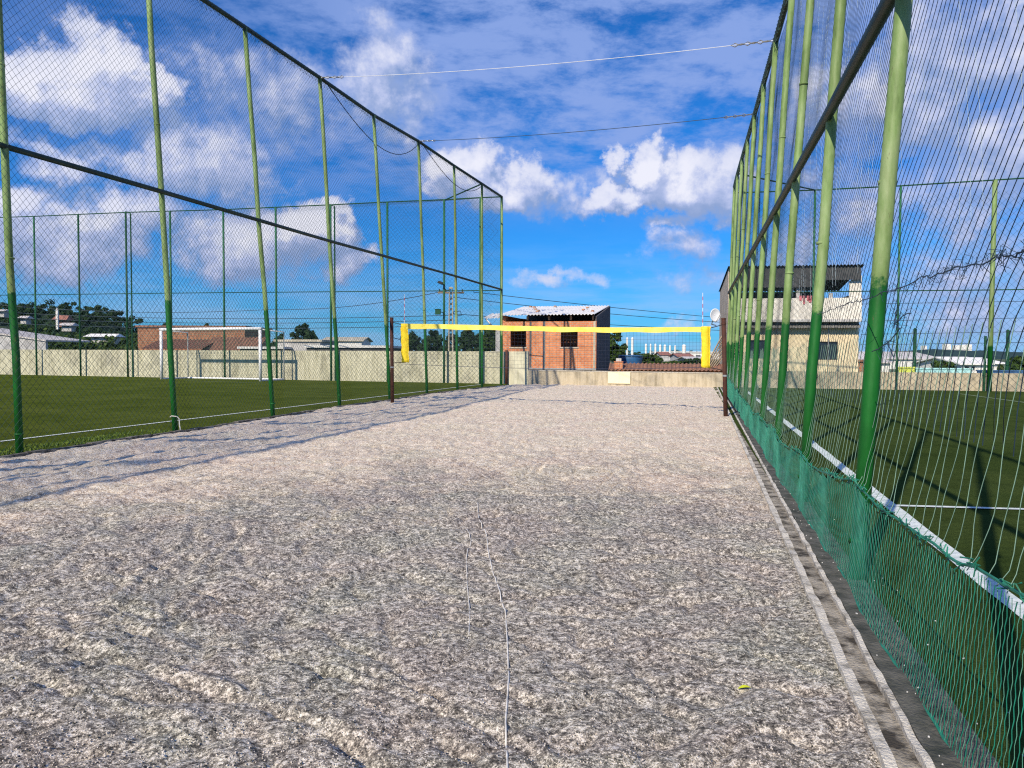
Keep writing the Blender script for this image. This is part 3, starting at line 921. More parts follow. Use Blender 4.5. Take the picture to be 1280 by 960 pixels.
def drag(cx_, cy_, r0, w, n_lines, a0_, a1_, depth=.014):
    dx_ = Xs - cx_; dy_ = Ys - cy_
    rr_ = np.hypot(dx_, dy_) + 0.16 * pn(Xs * .9, Ys * .9); an = np.arctan2(dy_, dx_)
    win = np.clip((an - a0_) * 5, 0, 1) * np.clip((a1_ - an) * 5, 0, 1)
    out = 0
    rj = np.random.RandomState(int(r0 * 100))
    for _ in range(n_lines):
        rc = r0 + rj.uniform(-w, w) + 0.05 * pn(an * 6 + _, an * 0 + 2.0); ws_ = rj.uniform(.018, .035)
        br_ = np.clip(1.5 * pn(an * 9 + 13 * _, an * 0 + .5) + .6, 0, 1)
        q_ = (rr_ - rc) / ws_
        out = out - depth * np.exp(-q_ ** 2) * br_ + depth * .7 * np.exp(-(q_ - 2.0) ** 2) * br_
    return out * win


Z += drag(-9.0, 12.0, 9.9, .9, 12, -1.25, 0.0) + drag(-6.0, 14.5, 9.8, .6, 8, -1.2, -.3) + drag(-3.0, 13.5, 8.3, .7, 9, -1.2, -.2)
Z += drag(9.0, -2.0, 8.3, .7, 9, 1.6, 2.8) + drag(-4.5, -1.5, 5.7, .5, 8, .2, 1.8) + drag(4.0, -9.0, 14.2, .5, 7, 1.2, 2.0) + drag(-9.0, 4.0, 6.6, .6, 8, -1.1, .5)
Z += arc(-9.0, 12.0, 9.8, .8, 18, .020, -1.3, 0.2)
Z += arc(-6.0, 14.5, 9.6, .5, 22, .016, -1.2, -.2)
Z += arc(-3.0, 13.5, 8.2, .7, 19, .016, -1.3, -.1)
Z += arc(-4.5, -1.5, 5.6, .5, 24, .016, .1, 1.9)
Z += arc(9.0, -2.0, 8.2, .55, 22, .015, 1.5, 2.9)
Z += arc(-9.0, 4.0, 6.4, .5, 24, .015, -1.2, .6)
# long low drifts beside the left fence
dl = Xs - lX[:, None]
Z += 0.026 * np.sin(dl * 7.5 + 1.6 * pn(Xs * .8, Ys * .35)) * np.exp(-((dl - 1.6) / 1.7) ** 2)
ridge_ = np.abs(np.sin(dl * 6.2 + 0.9 * pn(Xs * .7, Ys * .3) + 0.35 * pn(Xs * 2.5, Ys * 1.1)))
Z += 0.042 * (1 - ridge_) ** 2.2 * np.exp(-((dl - 1.5) / 1.5) ** 2) * (0.75 + .9 * pn(Xs * .5 + 4, Ys * .5))
# tuck into the kerb edges
er = (rX[:, None] - Xs); Z *= np.clip(er / 0.12, 0.25, 1); Z += 0.006
Vs = np.stack([Xs, Ys, Z], -1).reshape(-1, 3)
nr = len(yr)
ii = np.arange(nr - 1)[:, None] * NU + np.arange(NU - 1)[None, :]
Fs = np.stack([ii, ii + 1, ii + NU + 1, ii + NU], -1).reshape(-1, 4)
tag(np_obj('sand_court', Vs, Fs, M['sand']), kind='structure')

# turf fields
def wallpt(x):  # wall front line y at x
    if x < WA1.x: t = (x - WA0.x) / (WA1.x - WA0.x); return WA0.y + (WA1.y - WA0.y) * t
    if x < WB1.x: t = (x - WA1.x) / (WB1.x - WA1.x); return WA1.y + (WB1.y - WA1.y) * t
    t = (x - WB1.x) / (WC1.x - WB1.x); return WB1.y + (WC1.y - WB1.y) * t


lb = [p[0] for p in left]
nxt = Vector((-1, 0, 0))
turf = MB()
pl0 = [Vector((p.x - 0.06, p.y, 0.004)) for p in lb]
turf.poly([(-60, -12, 0.004), (pl0[0].x - 1.6, -12, 0.004)] + [tuple(p) for p in pl0] + [(WA1.x - .9, wallpt(WA1.x - .9), 0.004), (-60, 59.3, 0.004)])
tag(turf.build('left_turf_field', M['turf_l']), kind='structure')
eg = MB()
for a, c in zip(pl0[:-1], pl0[1:]):
    d = (c - a).normalized(); n = Vector((-d.y, d.x, 0))
    if n.x > 0: n = -n
    if 3 < a.y < 13.2:
        w1 = 0.72
        eg.poly([a + Vector((0, 0, .004)), c + Vector((0, 0, .004)), c + n * w1 + Vector((0, 0, .004)), a + n * w1 + Vector((0, 0, .004))])
tag(eg.build('grass_margin', M['turf_edge']), kind='structure')
tr = MB()
tr.poly([(r_line(-8) - .03, -8, 0.004), (52, -8, 0.004), (52, 22.6, .004), (WB1.x, WB1.y, .004), (r_line(34) - .35, 34.3, .004)])
tag(tr.build('right_turf_field', M['turf_r']), kind='structure')


def strip(name, a, c, w, z, mat, n=40):
    a = Vector(a); c = Vector(c); d = (c - a).normalized(); nn = Vector((-d.y, d.x, 0)) * w / 2
    mb_ = MB()
    L = []
    for k in range(n + 1):
        p = a.lerp(c, k / n); j = 1 + random.uniform(-.12, .12)
        L.append((p + nn * j, p - nn * (2 - j)))
    for k in range(n):
        q = [L[k][0], L[k + 1][0], L[k + 1][1], L[k][1]]
        mb_.poly([(v.x, v.y, z) for v in q])
    o = mb_.build(name, mat)
    return tag(o, kind='structure')


a = G(0, 552.5); c = G(482, 495); dd = (c - a).normalized()
strip('left_touchline', a - dd * 6, c + dd * 10.5, 0.085, 0.012, M['line'])
strip('right_touchline', (r_line(-2) + .80, -2, 0), (r_line(31) + .84, 31, 0), 0.125, 0.010, M['line'], 90)
a = G(1108, 633); c = G(1280, 638); dd = (c - a).normalized()
strip('halfway_line', a, c + dd * 25, 0.075, 0.014, M['line'])
strip('penalty_line', G(1200, 492.5), G(1330, 510), 0.10, 0.010, M['line_faint'])
strip('goal_area_line', G(232, 476), G(330, 479.2), 0.10, 0.010, M['line_faint'])

# grass tufts at the left margin
V_, F_ = [], []
rg = random.Random(3)
for k in range(9000):
    t = rg.random()
    i = rg.choice([4, 5])
    a, c = pl0[i], pl0[i + 1]
    p = a.lerp(c, t); d = (c - a).normalized(); n = Vector((-d.y, d.x, 0)); n = n if n.x < 0 else -n
    w_ = rg.random() ** 1.5 * .66
    if mnoise.noise(Vector((p.x * 1.6, p.y * 1.6, w_ * 3))) < -0.05: continue
    p = p + n * w_; h = rg.uniform(.012, .04); an = rg.random() * 3.14
    u = Vector((math.cos(an), math.sin(an), 0)) * .007
    b0 = len(V_); lean_ = Vector((rg.uniform(-.02, .02), rg.uniform(-.02, .02), h))
    V_ += [p - u, p + u, p + u * .3 + lean_, p - u * .3 + lean_]; F_.append((b0, b0 + 1, b0 + 2, b0 + 3))
mb = MB(); mb.v = [tuple(v) for v in V_]; mb.f = F_
tag(mb.build('grass', M['blade']), 'short yellow-green grass tufts growing along the foot of the left fence', 'grass', kind='stuff')

# left kerb: low rough edge along the fence foot, shade of the gap put into its colour
mb = MB()
kp = [Vector((p.x + .07, p.y, 0)) for p in lb]
for a, c in zip(kp[:-1], kp[1:]):
    n_ = 12
    for k in range(n_):
        p, q = a.lerp(c, k / n_), a.lerp(c, (k + .97) / n_)
        h = 0.035 + random.uniform(-.012, .012)
        mb.hexa([(p.x, p.y, -.1), (p.x + .09, p.y, -.1), (q.x + .09, q.y, -.1), (q.x, q.y, -.1), (p.x, p.y, h), (p.x + .09, p.y, h), (q.x + .09, q.y, h), (q.x, q.y, h)])
tag(mb.build('left_kerb', M['dark_kerb']), kind='structure')


def rstrip(name, o0, o1, z, mat, wob=0.0, y0=-3.0, y1=33.5, n=260, thick=0.12, zw=0.0):
    ys = np.concatenate([np.linspace(y0, 1.5, 10), np.geomspace(1.6, y1, n)])
    mb_ = MB()
    k = len(ys)
    x0 = 0.0 + o0 + 0.248 * ys + wob * pn(ys * 3.0, ys * 0 + o0 * 10); x1 = o1 + 0.248 * ys + wob * pn(ys * 3.0 + 7, ys * 0 + o1 * 10)
    zt = z + zw * pn(ys * 6, ys * 0 + 2)
    for i_ in range(k):
        mb_.v += [(x0[i_], ys[i_], z - thick), (x0[i_], ys[i_], zt[i_]), (x1[i_], ys[i_], zt[i_]), (x1[i_], ys[i_], z - thick)]
    for i_ in range(k - 1):
        b = i_ * 4
        for j in range(3): mb_.f.append((b + j, b + j + 1, b + 5 + j, b + 4 + j))
    mb_.f.append((0, 1, 2, 3))
    return tag(mb_.build(name, mat), kind='structure')


rstrip('kerb_edge', 0.628, 0.672, 0.028, M['kerbc'], 0.009, zw=.020)
rstrip('gutter_floor', 0.640, 0.800, -0.004, M['gutter'], 0.0, zw=.0)
rstrip('gutter_rim', 0.768, 0.796, 0.022, M['kerbc'], 0.010, zw=.022)
rstrip('mossy_strip', 0.799, 1.02, 0.022, M['moss'], 0.0, zw=.008)
# paint flecks and crumbs on the mossy strip and gutter
mb = MB()
rg = random.Random(9)
for k in range(170):
    y_ = 2.0 + 9 * rg.random() ** 1.6; o_ = rg.uniform(.69, .93) if rg.random() < .6 else rg.uniform(.93, 1.25)
    zf = -.012 if o_ < .765 else (.024 if o_ < .95 else .010)
    if .765 <= o_ <= .802: continue
    x_ = o_ + .248 * y_; r_ = rg.uniform(.001, .0035); an = rg.random() * 3
    u = Vector((math.cos(an), math.sin(an), 0)) * r_ * rg.uniform(1, 2); w_ = Vector((-math.sin(an), math.cos(an), 0)) * r_
    p = Vector((x_, y_, zf)); t3 = Vector((0, 0, .004))
    mb.hexa([p - u - w_, p + u - w_, p + u + w_, p - u + w_, p - u * .8 - w_ * .8 + t3, p + u * .8 - w_ * .8 + t3, p + u * .8 + w_ * .8 + t3, p - u * .8 + w_ * .8 + t3])
tag(mb.build('grit', M['ropew']), 'pale grit and paint flecks scattered on the mossy gutter strip', 'grit', kind='stuff')
# coarse crumbs lying on the sand near the camera
mb = MB(); mb2 = MB()
for k in range(12000):
    px, py = rg.uniform(-20, 1120), 960 - 330 * rg.random() ** 1.3
    p = G(px, py)
    if p.x > .62 + .248 * p.y or p.y > 6: continue
    iy = min(max(np.searchsorted(yr, p.y), 1), nr - 1); ux = (p.x - lX[iy]) / (rX[iy] - lX[iy])
    if ux <= 0.01: continue
    iu = int(ux ** (1 / .9) * (NU - 1)); z_ = Z[iy, iu]
    r_ = rg.uniform(.0010, .0026)
    q = Vector((p.x, p.y, z_)); t_ = mb if rg.random() < .55 else mb2
    pts = [q + Vector((rg.uniform(.7, 1.2) * sx_, rg.uniform(.7, 1.2) * sy_, sz_)) * r_ for sz_ in (-.4, 1.0) for sx_, sy_ in ((-1, -1), (1, -1), (1, 1), (-1, 1))]
    t_.hexa(pts)
tag(mb.build('pale_gravel', M['palegrit']), 'tiny pale stones strewn over the near sand', 'gravel', kind='stuff')
tag(mb2.build('dark_gravel', M['moss']), 'tiny dark stones strewn over the near sand', 'gravel', kind='stuff')


def sand_z(x, y):
    iy = min(max(np.searchsorted(yr, y), 1), nr - 1); ux = (x - lX[iy]) / (rX[iy] - lX[iy])
    return float(Z[iy, int(max(0, min(1, ux)) ** (1 / .9) * (NU - 1))])


def lay(pxs, n=14):
    P = [G(*q) for q in pxs]; out = []
    for a_, c_ in zip(P[:-1], P[1:]):
        for k in range(n):
            q = a_.lerp(c_, k / n); q.z = sand_z(q.x, q.y) + .0005; out.append(q)
    return out


rp = MB().tube(lay([(597, 628), (598, 648), (608, 668), (610, 690), (616, 712), (624, 738), (632, 762), (634, 800), (636, 850), (632, 905), (634, 958), (636, 1020)]), .004, 6).build('court_rope', M['ropew'], smooth=True)
tag(rp, 'long pale wavy boundary cord half buried down the middle of the near sand', 'rope')
rp = MB().tube(lay([(584, 662), (589, 676), (583, 695), (584, 730), (587, 760), (586, 800)]), .003, 6).build('court_rope', M['ropew'], smooth=True)
tag(rp, 'short faint pale cord left of the long boundary cord in the sand', 'rope')
# leaf
p = G(931, 860); p.z = sand_z(p.x, p.y) + .008
lm = MB()
n_ = 12
for side in (1, -1):
    row = []
    for k in range(n_ + 1):
        t = k / n_; w_ = .012 * math.sin(math.pi * t) ** .8
        row.append((p + Vector((-.03 + .06 * t, .01 * t, .004 * math.sin(3 * t))), p + Vector((-.03 + .06 * t, .01 * t + side * w_, .004 * math.sin(3 * t) + w_ * .5))))
    for k in range(n_):
        lm.poly([row[k][0], row[k + 1][0], row[k + 1][1], row[k][1]])
tag(lm.build('fallen_leaf', M['leafy']), 'small yellow-green leaf lying on the near sand at the right', 'leaf')

# ------------------------------------------------------------------ back walls
w = empty('boundary_wall', (WA1.x, WA1.y, 0), label='high pale plastered wall closing the left turf field', cat='wall')
mb = MB(); mb.wallseg(WA0, WA1, 0.18, -0.2, 1.62, None, 1.56); mb.build('panel', M['plaster'], w, world=True)
mb = MB()
dv = (WA1 - WA0).normalized(); nv = Vector((-dv.y, dv.x, 0)) * -0.02
for k in range(0, 22):
    q = WA1 - dv * (k * 3.0 + .03)
    mb.wallseg(q - dv * .12 + nv * .5, q + nv * .5, .205, -.15, 1.575 + .0009 * k)
mb.build('pier', M['plaster'], w, world=True)
lw = empty('boundary_wall', (WB1.x, WB1.y, 0), label='low stained concrete wall across the far end of the sand court', cat='wall')
mb = MB(); mb.wallseg(WA1 + Vector((.01, 0, 0)), WB1, 0.16, -0.2, .645, None, .60); mb.build('panel', M['lowwall'], lw, world=True)
mb = MB(); a = WA1 + Vector((.02, -.02, 0)); c = WB1 + Vector((0, -.02, 0)); mb.wallseg(a, c, 0.21, .648, .69, .603, .645); mb.build('coping', M['concrete'], lw, world=True)
rw = empty('boundary_wall', (20, 31, 0), label='low beige wall behind the right turf field', cat='wall')
mb = MB(); mb.wallseg(WB1 + Vector((.02, 0, 0)), WC1, 0.16, -0.2, .74); mb.build('panel', M['lowwall'], rw, world=True)
# cream board leaning on the low wall
a = on_wall(760, WA1, WB1, .03); c = on_wall(788, WA1, WB1, .03)
dz = (c - a).normalized(); nb = Vector((-dz.y, dz.x, 0))
bd = empty('board', a, math.atan2(dz.y, dz.x), label='cream rectangular board mounted on the low far wall', cat='board')
W_ = (c - a).length
MB().box(0, -.03, .10, W_ * .498, 0, .625).build('left_panel', M['creamboard'], bd)
MB().box(W_ * .503, -.03, .10, W_, 0, .625).build('right_panel', M['creamboard'], bd)

# painted top strips and things just behind the right wall
def wallbox(name, pxa, pxb, z0, z1, th, mat, label, cat, back=0.4):
    a_ = on_wall(pxa, WB1, WC1, -back); c_ = on_wall(pxb, WB1, WC1, -back)
    L_ = (c_ - a_).length; r_ = math.atan2((c_ - a_).y, (c_ - a_).x)
    o_ = empty(name, a_, r_, label=label, cat=cat)
    MB().box(0, 0, -.1, L_, th, z1 - .06).build('panel', mat, o_)
    MB().box(-.02, -.03, z1 - .058, L_ + .02, th + .03, z1).build('coping', mat, o_)
    return o_


wallbox('low_wall', 1145, 1215, .5, .93, .12, M['cyan'], 'pale cyan painted low wall behind the right boundary wall', 'wall')
wallbox('low_wall', 1222, 1420, .5, .86, .12, M['bluepaint'], 'blue painted low wall at the far right behind the boundary wall', 'wall', .5)
wallbox('low_wall', 1122, 1143, .5, .97, .12, M['lime'], 'small lime yellow wall piece left of the cyan wall', 'wall', .45)

# ------------------------------------------------------------------ fences in front of the far walls
def far_fence(label, pxs, A, B_, tops, mids, wireys, rads, thick=.035, net=True, off=.35, cell=.17, ext=None):
    root_p = on_wall(pxs[0][0], A, B_, off)
    fr = empty('sports_fence', root_p, label=label, cat='fence')
    F0 = []
    for (px, name_m), rr_ in zip(pxs, rads):
        b = on_wall(px, A, B_, off)
        tz = D(px, np.interp(px, *tops), b.y).z
        F0.append((b, Vector((b.x, b.y, D(px, np.interp(px, *mids), b.y).z)), Vector((b.x, b.y, tz))))
        o_ = MB().tube([Vector((0, 0, -.2)), Vector((0, 0, tz))], rr_, 10).build('post', M[name_m], fr, smooth=True)
        o_.location = b - root_p
    MB().tube([q[2] for q in F0], thick, 6).build('top_rail', M['farpost_dark'], fr, world=True)
    MB().tube([q[1] for q in F0], thick * .8, 6).build('middle_rail', M['farpost_dark'], fr, world=True)
    if net:
        S_ = Surf(F0, (0, -.04, 0)); P_ = []
        H_ = max(q[2].z for q in F0)
        for sgn in (1, -1):
            s_ = -H_ if sgn > 0 else 0
            e_ = S_.L if sgn > 0 else S_.L + H_
            while s_ < e_:
                z_ = np.arange(.05, H_, .8); q = s_ + sgn * z_
                ok = (q >= 0) & (q <= S_.L)
                if ok.sum() >= 2: P_.append(S_.pt(q[ok], np.minimum(z_[ok], S_.height(q[ok]) - .03)))
                s_ += cell * 1.414
        V, Fq = strands(P_, .0042)
        np_obj('netting', V, Fq, M['net_l'], fr, world=True)
    return fr, F0


lpx = [(-190, 'farpost'), (-110, 'farpost'), (-20, 'farpost'), (46, 'farpost'), (101, 'farpost_dark'), (160, 'farpost_dark'), (215, 'farpost'), (281, 'farpost'), (346, 'farpost'), (414, 'farpost'), (484.5, 'farpost'), (555, 'farpost'), (600, 'farpost'), (626, 'farpost')]
ffl, FL = far_fence('tall green mesh fence with thin posts in front of the high plastered wall', lpx, WA0, WA1,
                    ([-190, 46, 101, 160, 281, 414, 484, 555, 600, 627], [278, 270.5, 268, 265.5, 262, 256, 252.5, 249.5, 247, 246]),
                    ([-190, 0, 250, 627], [372, 369, 366, 363]), None, [.055] * 14, .03)
# doubled corner posts with top brackets
for px in (166, 419):
    b = on_wall(px, WA0, WA1, .35); t = D(px, np.interp(px, [160, 420], [267, 258]), b.y)
    b2 = on_wall(px - 6, WA0, WA1, .35)
    MB().tube([b, Vector((b.x, b.y, t.z)), Vector((b2.x, b2.y, t.z + .12))], .04, 8).build('bracket_post', M['farpost_dark'], ffl, world=True)
# brace from the far fence to the tall fence
MB().tube([D(556, 250, FL[11][0].y), left[12][2]], .03, 6).build('corner_brace', M['farpost_dark'], ffl, world=True)

rpx = [(916, 'farpost'), (1014.5, 'farpost'), (1120.5, 'farpost'), (1237, 'post'), (1365, 'farpost'), (1500, 'farpost')]
ffr, FR_ = far_fence('tall green post fence in front of the low beige wall of the right field', rpx, WB1, WC1,
                     ([916, 1060, 1237, 1280, 1500], [241, 236, 225, 222, 208]), ([916, 1120, 1280, 1500], [366, 363.5, 362, 358]), None, [.05, .045, .045, .095, .06, .06], .03, True, .35, .2)
b = on_wall(1230.5, WB1, WC1, .3)
MB().tube([Vector((b.x, b.y, -.1)), Vector((b.x, b.y, D(1230, 420, b.y).z))], .05, 8).build('stub_post', M['farpost_dark'], ffr, world=True)
MB().tube([right[-2][2], FR_[1][2]], .03, 6).build('corner_brace', M['farpost_dark'], ffr, world=True)
for (ya, yb) in ((380, 377), (401.5, 397), (418, 415), (431, 429)):
    a = D(1076, ya, on_wall(1076, WB1, WC1, .3).y); c = D(1500, yb - 4, on_wall(1500, WB1, WC1, .3).y)
    MB().tube([a, c], .010, 4).build('wire', M['wire'], ffr, world=True)
# short posts of a further fence
for px, yt, lab in ((1142.5, 409, 'short dark green post behind the low beige wall near the lime wall piece'), (1258.5, 411, 'short dark green post behind the blue low wall at far right')):
    p = on_wall(px, WB1, WC1, -1.1); p.z = -.1
    o = empty('fence_post', p, label=lab, cat='post', group='short fence posts behind the right wall')
    t = D(px, yt, p.y)
    MB().tube([(0, 0, 0), (0, 0, t.z)], .07, 10).build('tube', M['farpost_dark'], o)
    MB().tube([(0, 0, t.z), (0, 0, t.z + .07)], .085, 10, r2=.03).build('cap', M['farpost_dark'], o)

# rusty post in front of the wall corner
p = on_wall(633, WA0, WA1, .12)
o = MB().tube([p + Vector((0, 0, -.1)), p + Vector((0.01, 0, 1.62))], .07, 10).build('steel_post', M['rust'], smooth=True)
tag(o, 'rusty brown steel post against the end of the high plastered wall', 'post')
p = on_wall(656, WA0, WA1 + (WA1 - WA0) * .1, -.25)

# ------------------------------------------------------------------ football goal
g0 = on_wall(202, WA0, WA1, 2.5); g1 = on_wall(325.5, WA0, WA1, 2.5)
gl = empty('football_goal', (g0 + g1) / 2, label='white football goal with box frame standing on the left turf field', cat='goal')
t0 = D(202, 411, g0.y); t1 = D(325.5, 411.5, g1.y); t0.z = t1.z = (t0.z + t1.z) / 2
gd = (g1 - g0).normalized(); gn = Vector((-gd.y, gd.x, 0)) * 1.9
k0 = g0 + gn + gd * .0; k1 = g1 + gn
print('GOAL', g0, g1, t0, t1)
MB().tube([g0, Vector((g0.x, g0.y, t0.z - .08))], .075, 12).build('upright', M['steel_white'], gl, world=True, smooth=True)
MB().tube([g1, Vector((g1.x, g1.y, t1.z - .08))], .075, 12).build('upright', M['steel_white'], gl, world=True, smooth=True)
MB().tube([Vector((g0.x, g0.y, t0.z)) - gd * .075, Vector((g1.x, g1.y, t1.z)) + gd * .075], .078, 12).build('crossbar', M['steel_white'], gl, world=True, smooth=True)
for q, gq in ((k0, g0), (k1, g1)):
    MB().tube([q, Vector((q.x, q.y, t0.z - .12)), Vector((gq.x, gq.y, t0.z - .04))], .04, 8).build('stanchion', M['steel_white'], gl, world=True, smooth=True)
MB().tube([g0 + Vector((0, 0, .04)), k0 + Vector((0, 0, .04)), k1 + Vector((0, 0, .04)), g1 + Vector((0, 0, .04))], .045, 8).build('ground_bar', M['steel_white'], gl, world=True)
P_ = []
W_ = (g1 - g0).length
for k in range(int(W_ / .15) + 1):
    q = g0 + gd * k * .15
    P_.append([q + Vector((0, 0, t0.z)), q + gn + Vector((0, 0, t0.z - .1)), q + gn + Vector((0, 0, .03))])
for k in range(20):
    z_ = .05 + k * .15
    P_.append([g0 + Vector((0, 0, z_)), k0 + Vector((0, 0, z_)), k1 + Vector((0, 0, z_)), g1 + Vector((0, 0, z_))])
V, Fq = strands([np.array([tuple(v) for v in pth]) for pth in P_], .004)
np_obj('net', V, Fq, M['net_pale'], gl, world=True)

# ------------------------------------------------------------------ volleyball net
va = G(490.5, 503); vb = G(907.5, 520.5)
ta = D(489.5, 398, va.y); tb_ = D(904.5, 399, vb.y)


def vpole(base, top, label):
    o_ = empty('net_pole', base, label=label, cat='pole', group='rusty poles holding the volleyball net')
    d_ = top - base
    MB().tube([Vector((0, 0, -.2)), d_], .052, 12).build('tube', M['rust'], o_, smooth=True)
    MB().tube([d_, d_ + Vector((0, 0, .025))], .056, 12).build('cap', M['rust'], o_)
    for f_ in (.42, .955):
        q = d_ * f_
        MB().tube([q - Vector((0, 0, .02)), q + Vector((0, 0, .02))], .058, 12).build('collar', M['steel'] if f_ < .5 else M['rust'], o_)
    return o_


vpole(va, ta, 'rusty dark pole at the left end of the volleyball net')
vpole(vb, tb_, 'rusty brown pole at the right end of the volleyball net')
vn = empty('volleyball_net', (va + vb) / 2, label='volleyball net with yellow top band and yellow end sleeves stretched across the sand court', cat='net')


def vp(t, py):  # point on the net: t 0..1 across
    px = 503 + (888 - 503) * t
    Yl = va.y + (vb.y - va.y) * (0.03 + .92 * t)
    return D(px, py, Yl)


def topy(t): return 404.5 + 4.3 * t + 1.6 * math.sin(math.pi * t) - .8 * math.sin(2.2 * math.pi * t) * 0.6


nrm = Vector((-(vb - va).y, (vb - va).x, 0)).normalized() * .008
mb = MB()
N = 60
rows = []
for k in range(N + 1):
    t = k / N
    rows.append((vp(t, topy(t)), vp(t, topy(t) + 6.2 + .5 * math.sin(t * 40))))
for k in range(N):
    (a1, a2), (b1, b2) = rows[k], rows[k + 1]
    mb.hexa([a2 - nrm, b2 - nrm, b2 + nrm, a2 + nrm, a1 - nrm, b1 - nrm, b1 + nrm, a1 + nrm])
mb.build('top_band', M['yellow_p'], vn, world=True)


def sleeve(px0, px1, y0, y1, Y, seed, slant=0.0):
    rg_ = random.Random(seed); mb_ = MB(); n_ = 14; ring = []
    for k in range(n_ + 1):
        t = k / n_; w = (px1 - px0) / 2 * (0.92 + .10 * rg_.random()); cx_ = (px0 + px1) / 2 + slant * t + rg_.uniform(-.4, .4)
        y = y0 + (y1 - y0) * t
        L, Rr = D(cx_ - w, y, Y), D(cx_ + w, y, Y)
        row = []
        for j in range(7):
            q = L.lerp(Rr, j / 6); q.y += (-.035 - .02 * rg_.random()) * math.sin(math.pi * j / 6) + (0.012 * ((j + k) % 2))
            row.append(q)
        for j in range(7):
            q = Rr.lerp(L, j / 6).copy(); q.y += .03 * math.sin(math.pi * j / 6) + .004
            row.append(q)
        ring.append(row)
    for row in ring: mb_.v += [tuple(q) for q in row]
    m2 = 14
    for k in range(n_):
        for j in range(m2):
            a_ = k * m2 + j; b_ = k * m2 + (j + 1) % m2
            mb_.f.append((a_, a_ + m2, b_ + m2, b_))
    mb_.f.append(tuple(range(m2))); mb_.f.append(tuple(reversed(range(n_ * m2, (n_ + 1) * m2))))
    return mb_


Yl0 = vp(0, 400).y; Yr0 = vp(1, 400).y
o = sleeve(500.5, 510, 404.5, 453, Yl0 - .05, 1, 1.5).build('end_sleeve', M['yellow'], vn, world=True, smooth=True)
o = sleeve(876.5, 888, 408, 459.5, Yr0 - .05, 2).build('end_sleeve', M['yellow'], vn, world=True, smooth=True)
P_ = []
wtot = (vp(1, 410) - vp(0, 410)).length
nc = int(wtot / .10)
for k in range(nc + 1):
    t = k / nc; yb = 455 + 4 * math.sin(math.pi * t) + 4 * t
    P_.append(np.array([tuple(vp(t, topy(t) + 6)), tuple(vp(t, (topy(t) + yb) / 2)), tuple(vp(t, yb))]))
for r_ in range(1, 10):
    f_ = r_ / 10
    P_.append(np.array([tuple(vp(k / 30, (topy(k / 30) + 6) * (1 - f_) + (455 + 4 * math.sin(math.pi * k / 30) + 4 * k / 30) * f_)) for k in range(31)]))
V, Fq = strands(P_, .0020)
np_obj('mesh', V, Fq, M['navy'], vn, world=True)
bot = [vp(k / 30, 455 + 4 * math.sin(math.pi * k / 30) + 4 * k / 30) for k in range(31)]
MB().tube(bot, .006, 5).build('bottom_cord', M['navy'], vn, world=True)
up_ = [vp(k / 20, topy(k / 20) + 10 + 9 * (k / 20)) for k in range(21)]
for (a_, c_) in ((ta - Vector((0, 0, .1)), vp(0, 406)), (tb_ - Vector((0, 0, .12)), vp(1, 410)), (va + Vector((0, 0, 1.15)), vp(0.01, 453)), (vb + Vector((0, 0, 1.05)), vp(.99, 459)), (ta - Vector((0, 0, .55)), vp(0, 425))):
    MB().tube([a_, c_], .010, 5).build('tie_cord', M['black'], vn, world=True)
for (px, y0, y1, Y) in ((505.5, 368, 404, Yl0 - .08), (878.5, 366, 408, Yr0 - .08)):
    n_ = 9
    rd = MB()
    base_ = None
    for k in range(n_):
        a_ = D(px, y1 + (y0 - y1) * k / n_, Y); c_ = D(px, y1 + (y0 - y1) * (k + 1) / n_, Y)
        pass
    rd.tube([D(px, y1, Y), D(px, y0, Y)], .0065, 6)
    body = rd.build('antenna', M['steel_white'], vn, world=True)
    for k in range(1, n_, 2):
        a_ = D(px, y1 + (y0 - y1) * k / n_, Y); c_ = D(px, y1 + (y0 - y1) * (k + 1) / n_, Y)
        bb = MB().tube([a_, c_], .0078, 6).build('red_band', M['red'], body)
        bb.data.transform(Matrix.Translation(-Vector(vn.location)))
# guy cord lying from the right pole to the kerb
gc = MB().tube([vb + Vector((.02, 0, .45)), vb + Vector((.25, .1, .12)), vb + Vector((.42, -.1, .05)), vb + Vector((.22, -.2, .03))], .012, 5).build('tie_cord', M['black'], vn, world=True)

# ------------------------------------------------------------------ cables between the tall fences
def cable(name, a, c, sag, r, mat, label, cat='cable', group=None, n=24, chain=True):
    a, c = Vector(a), Vector(c)
    root = empty(name, a, label=label, cat=cat, group=group)
    pts = [a.lerp(c, k / n) - Vector((0, 0, sag * 4 * (k / n) * (1 - k / n))) for k in range(n + 1)]
    MB().tube(pts, r, 6).build('span', mat, root, world=True)
    if chain:
        for e, dr in ((pts[0], pts[1] - pts[0]), (pts[-1], pts[-2] - pts[-1])):
            dr = dr.normalized(); mb_ = MB()
            for k in range(7):
                q = e + dr * (k * .12); sd = Vector((0, .03, 0)) if k % 2 else Vector((0, 0, .035))
                mb_.tube([q - dr * .02, q + dr * .05 + sd, q + dr * .13, q + dr * .05 - sd, q - dr * .02], .011, 4)
            mb_.build('chain', M['steel'] if mat is not M['black'] else M['black'], root, world=True)
    return root


r_top_a = Surf(right).pt(np.array([0.0]), np.array([1.0]))
cable('span_cable', left[8][2], right[9][2], 0.12, .006, M['whitewire'], 'white cable strung high between the two tall fences, the nearer one')
cable('span_cable', left[10][2], right[11][2], 0.10, .009, M['wire'], 'thin grey cable strung between the tall fences, the farther one')

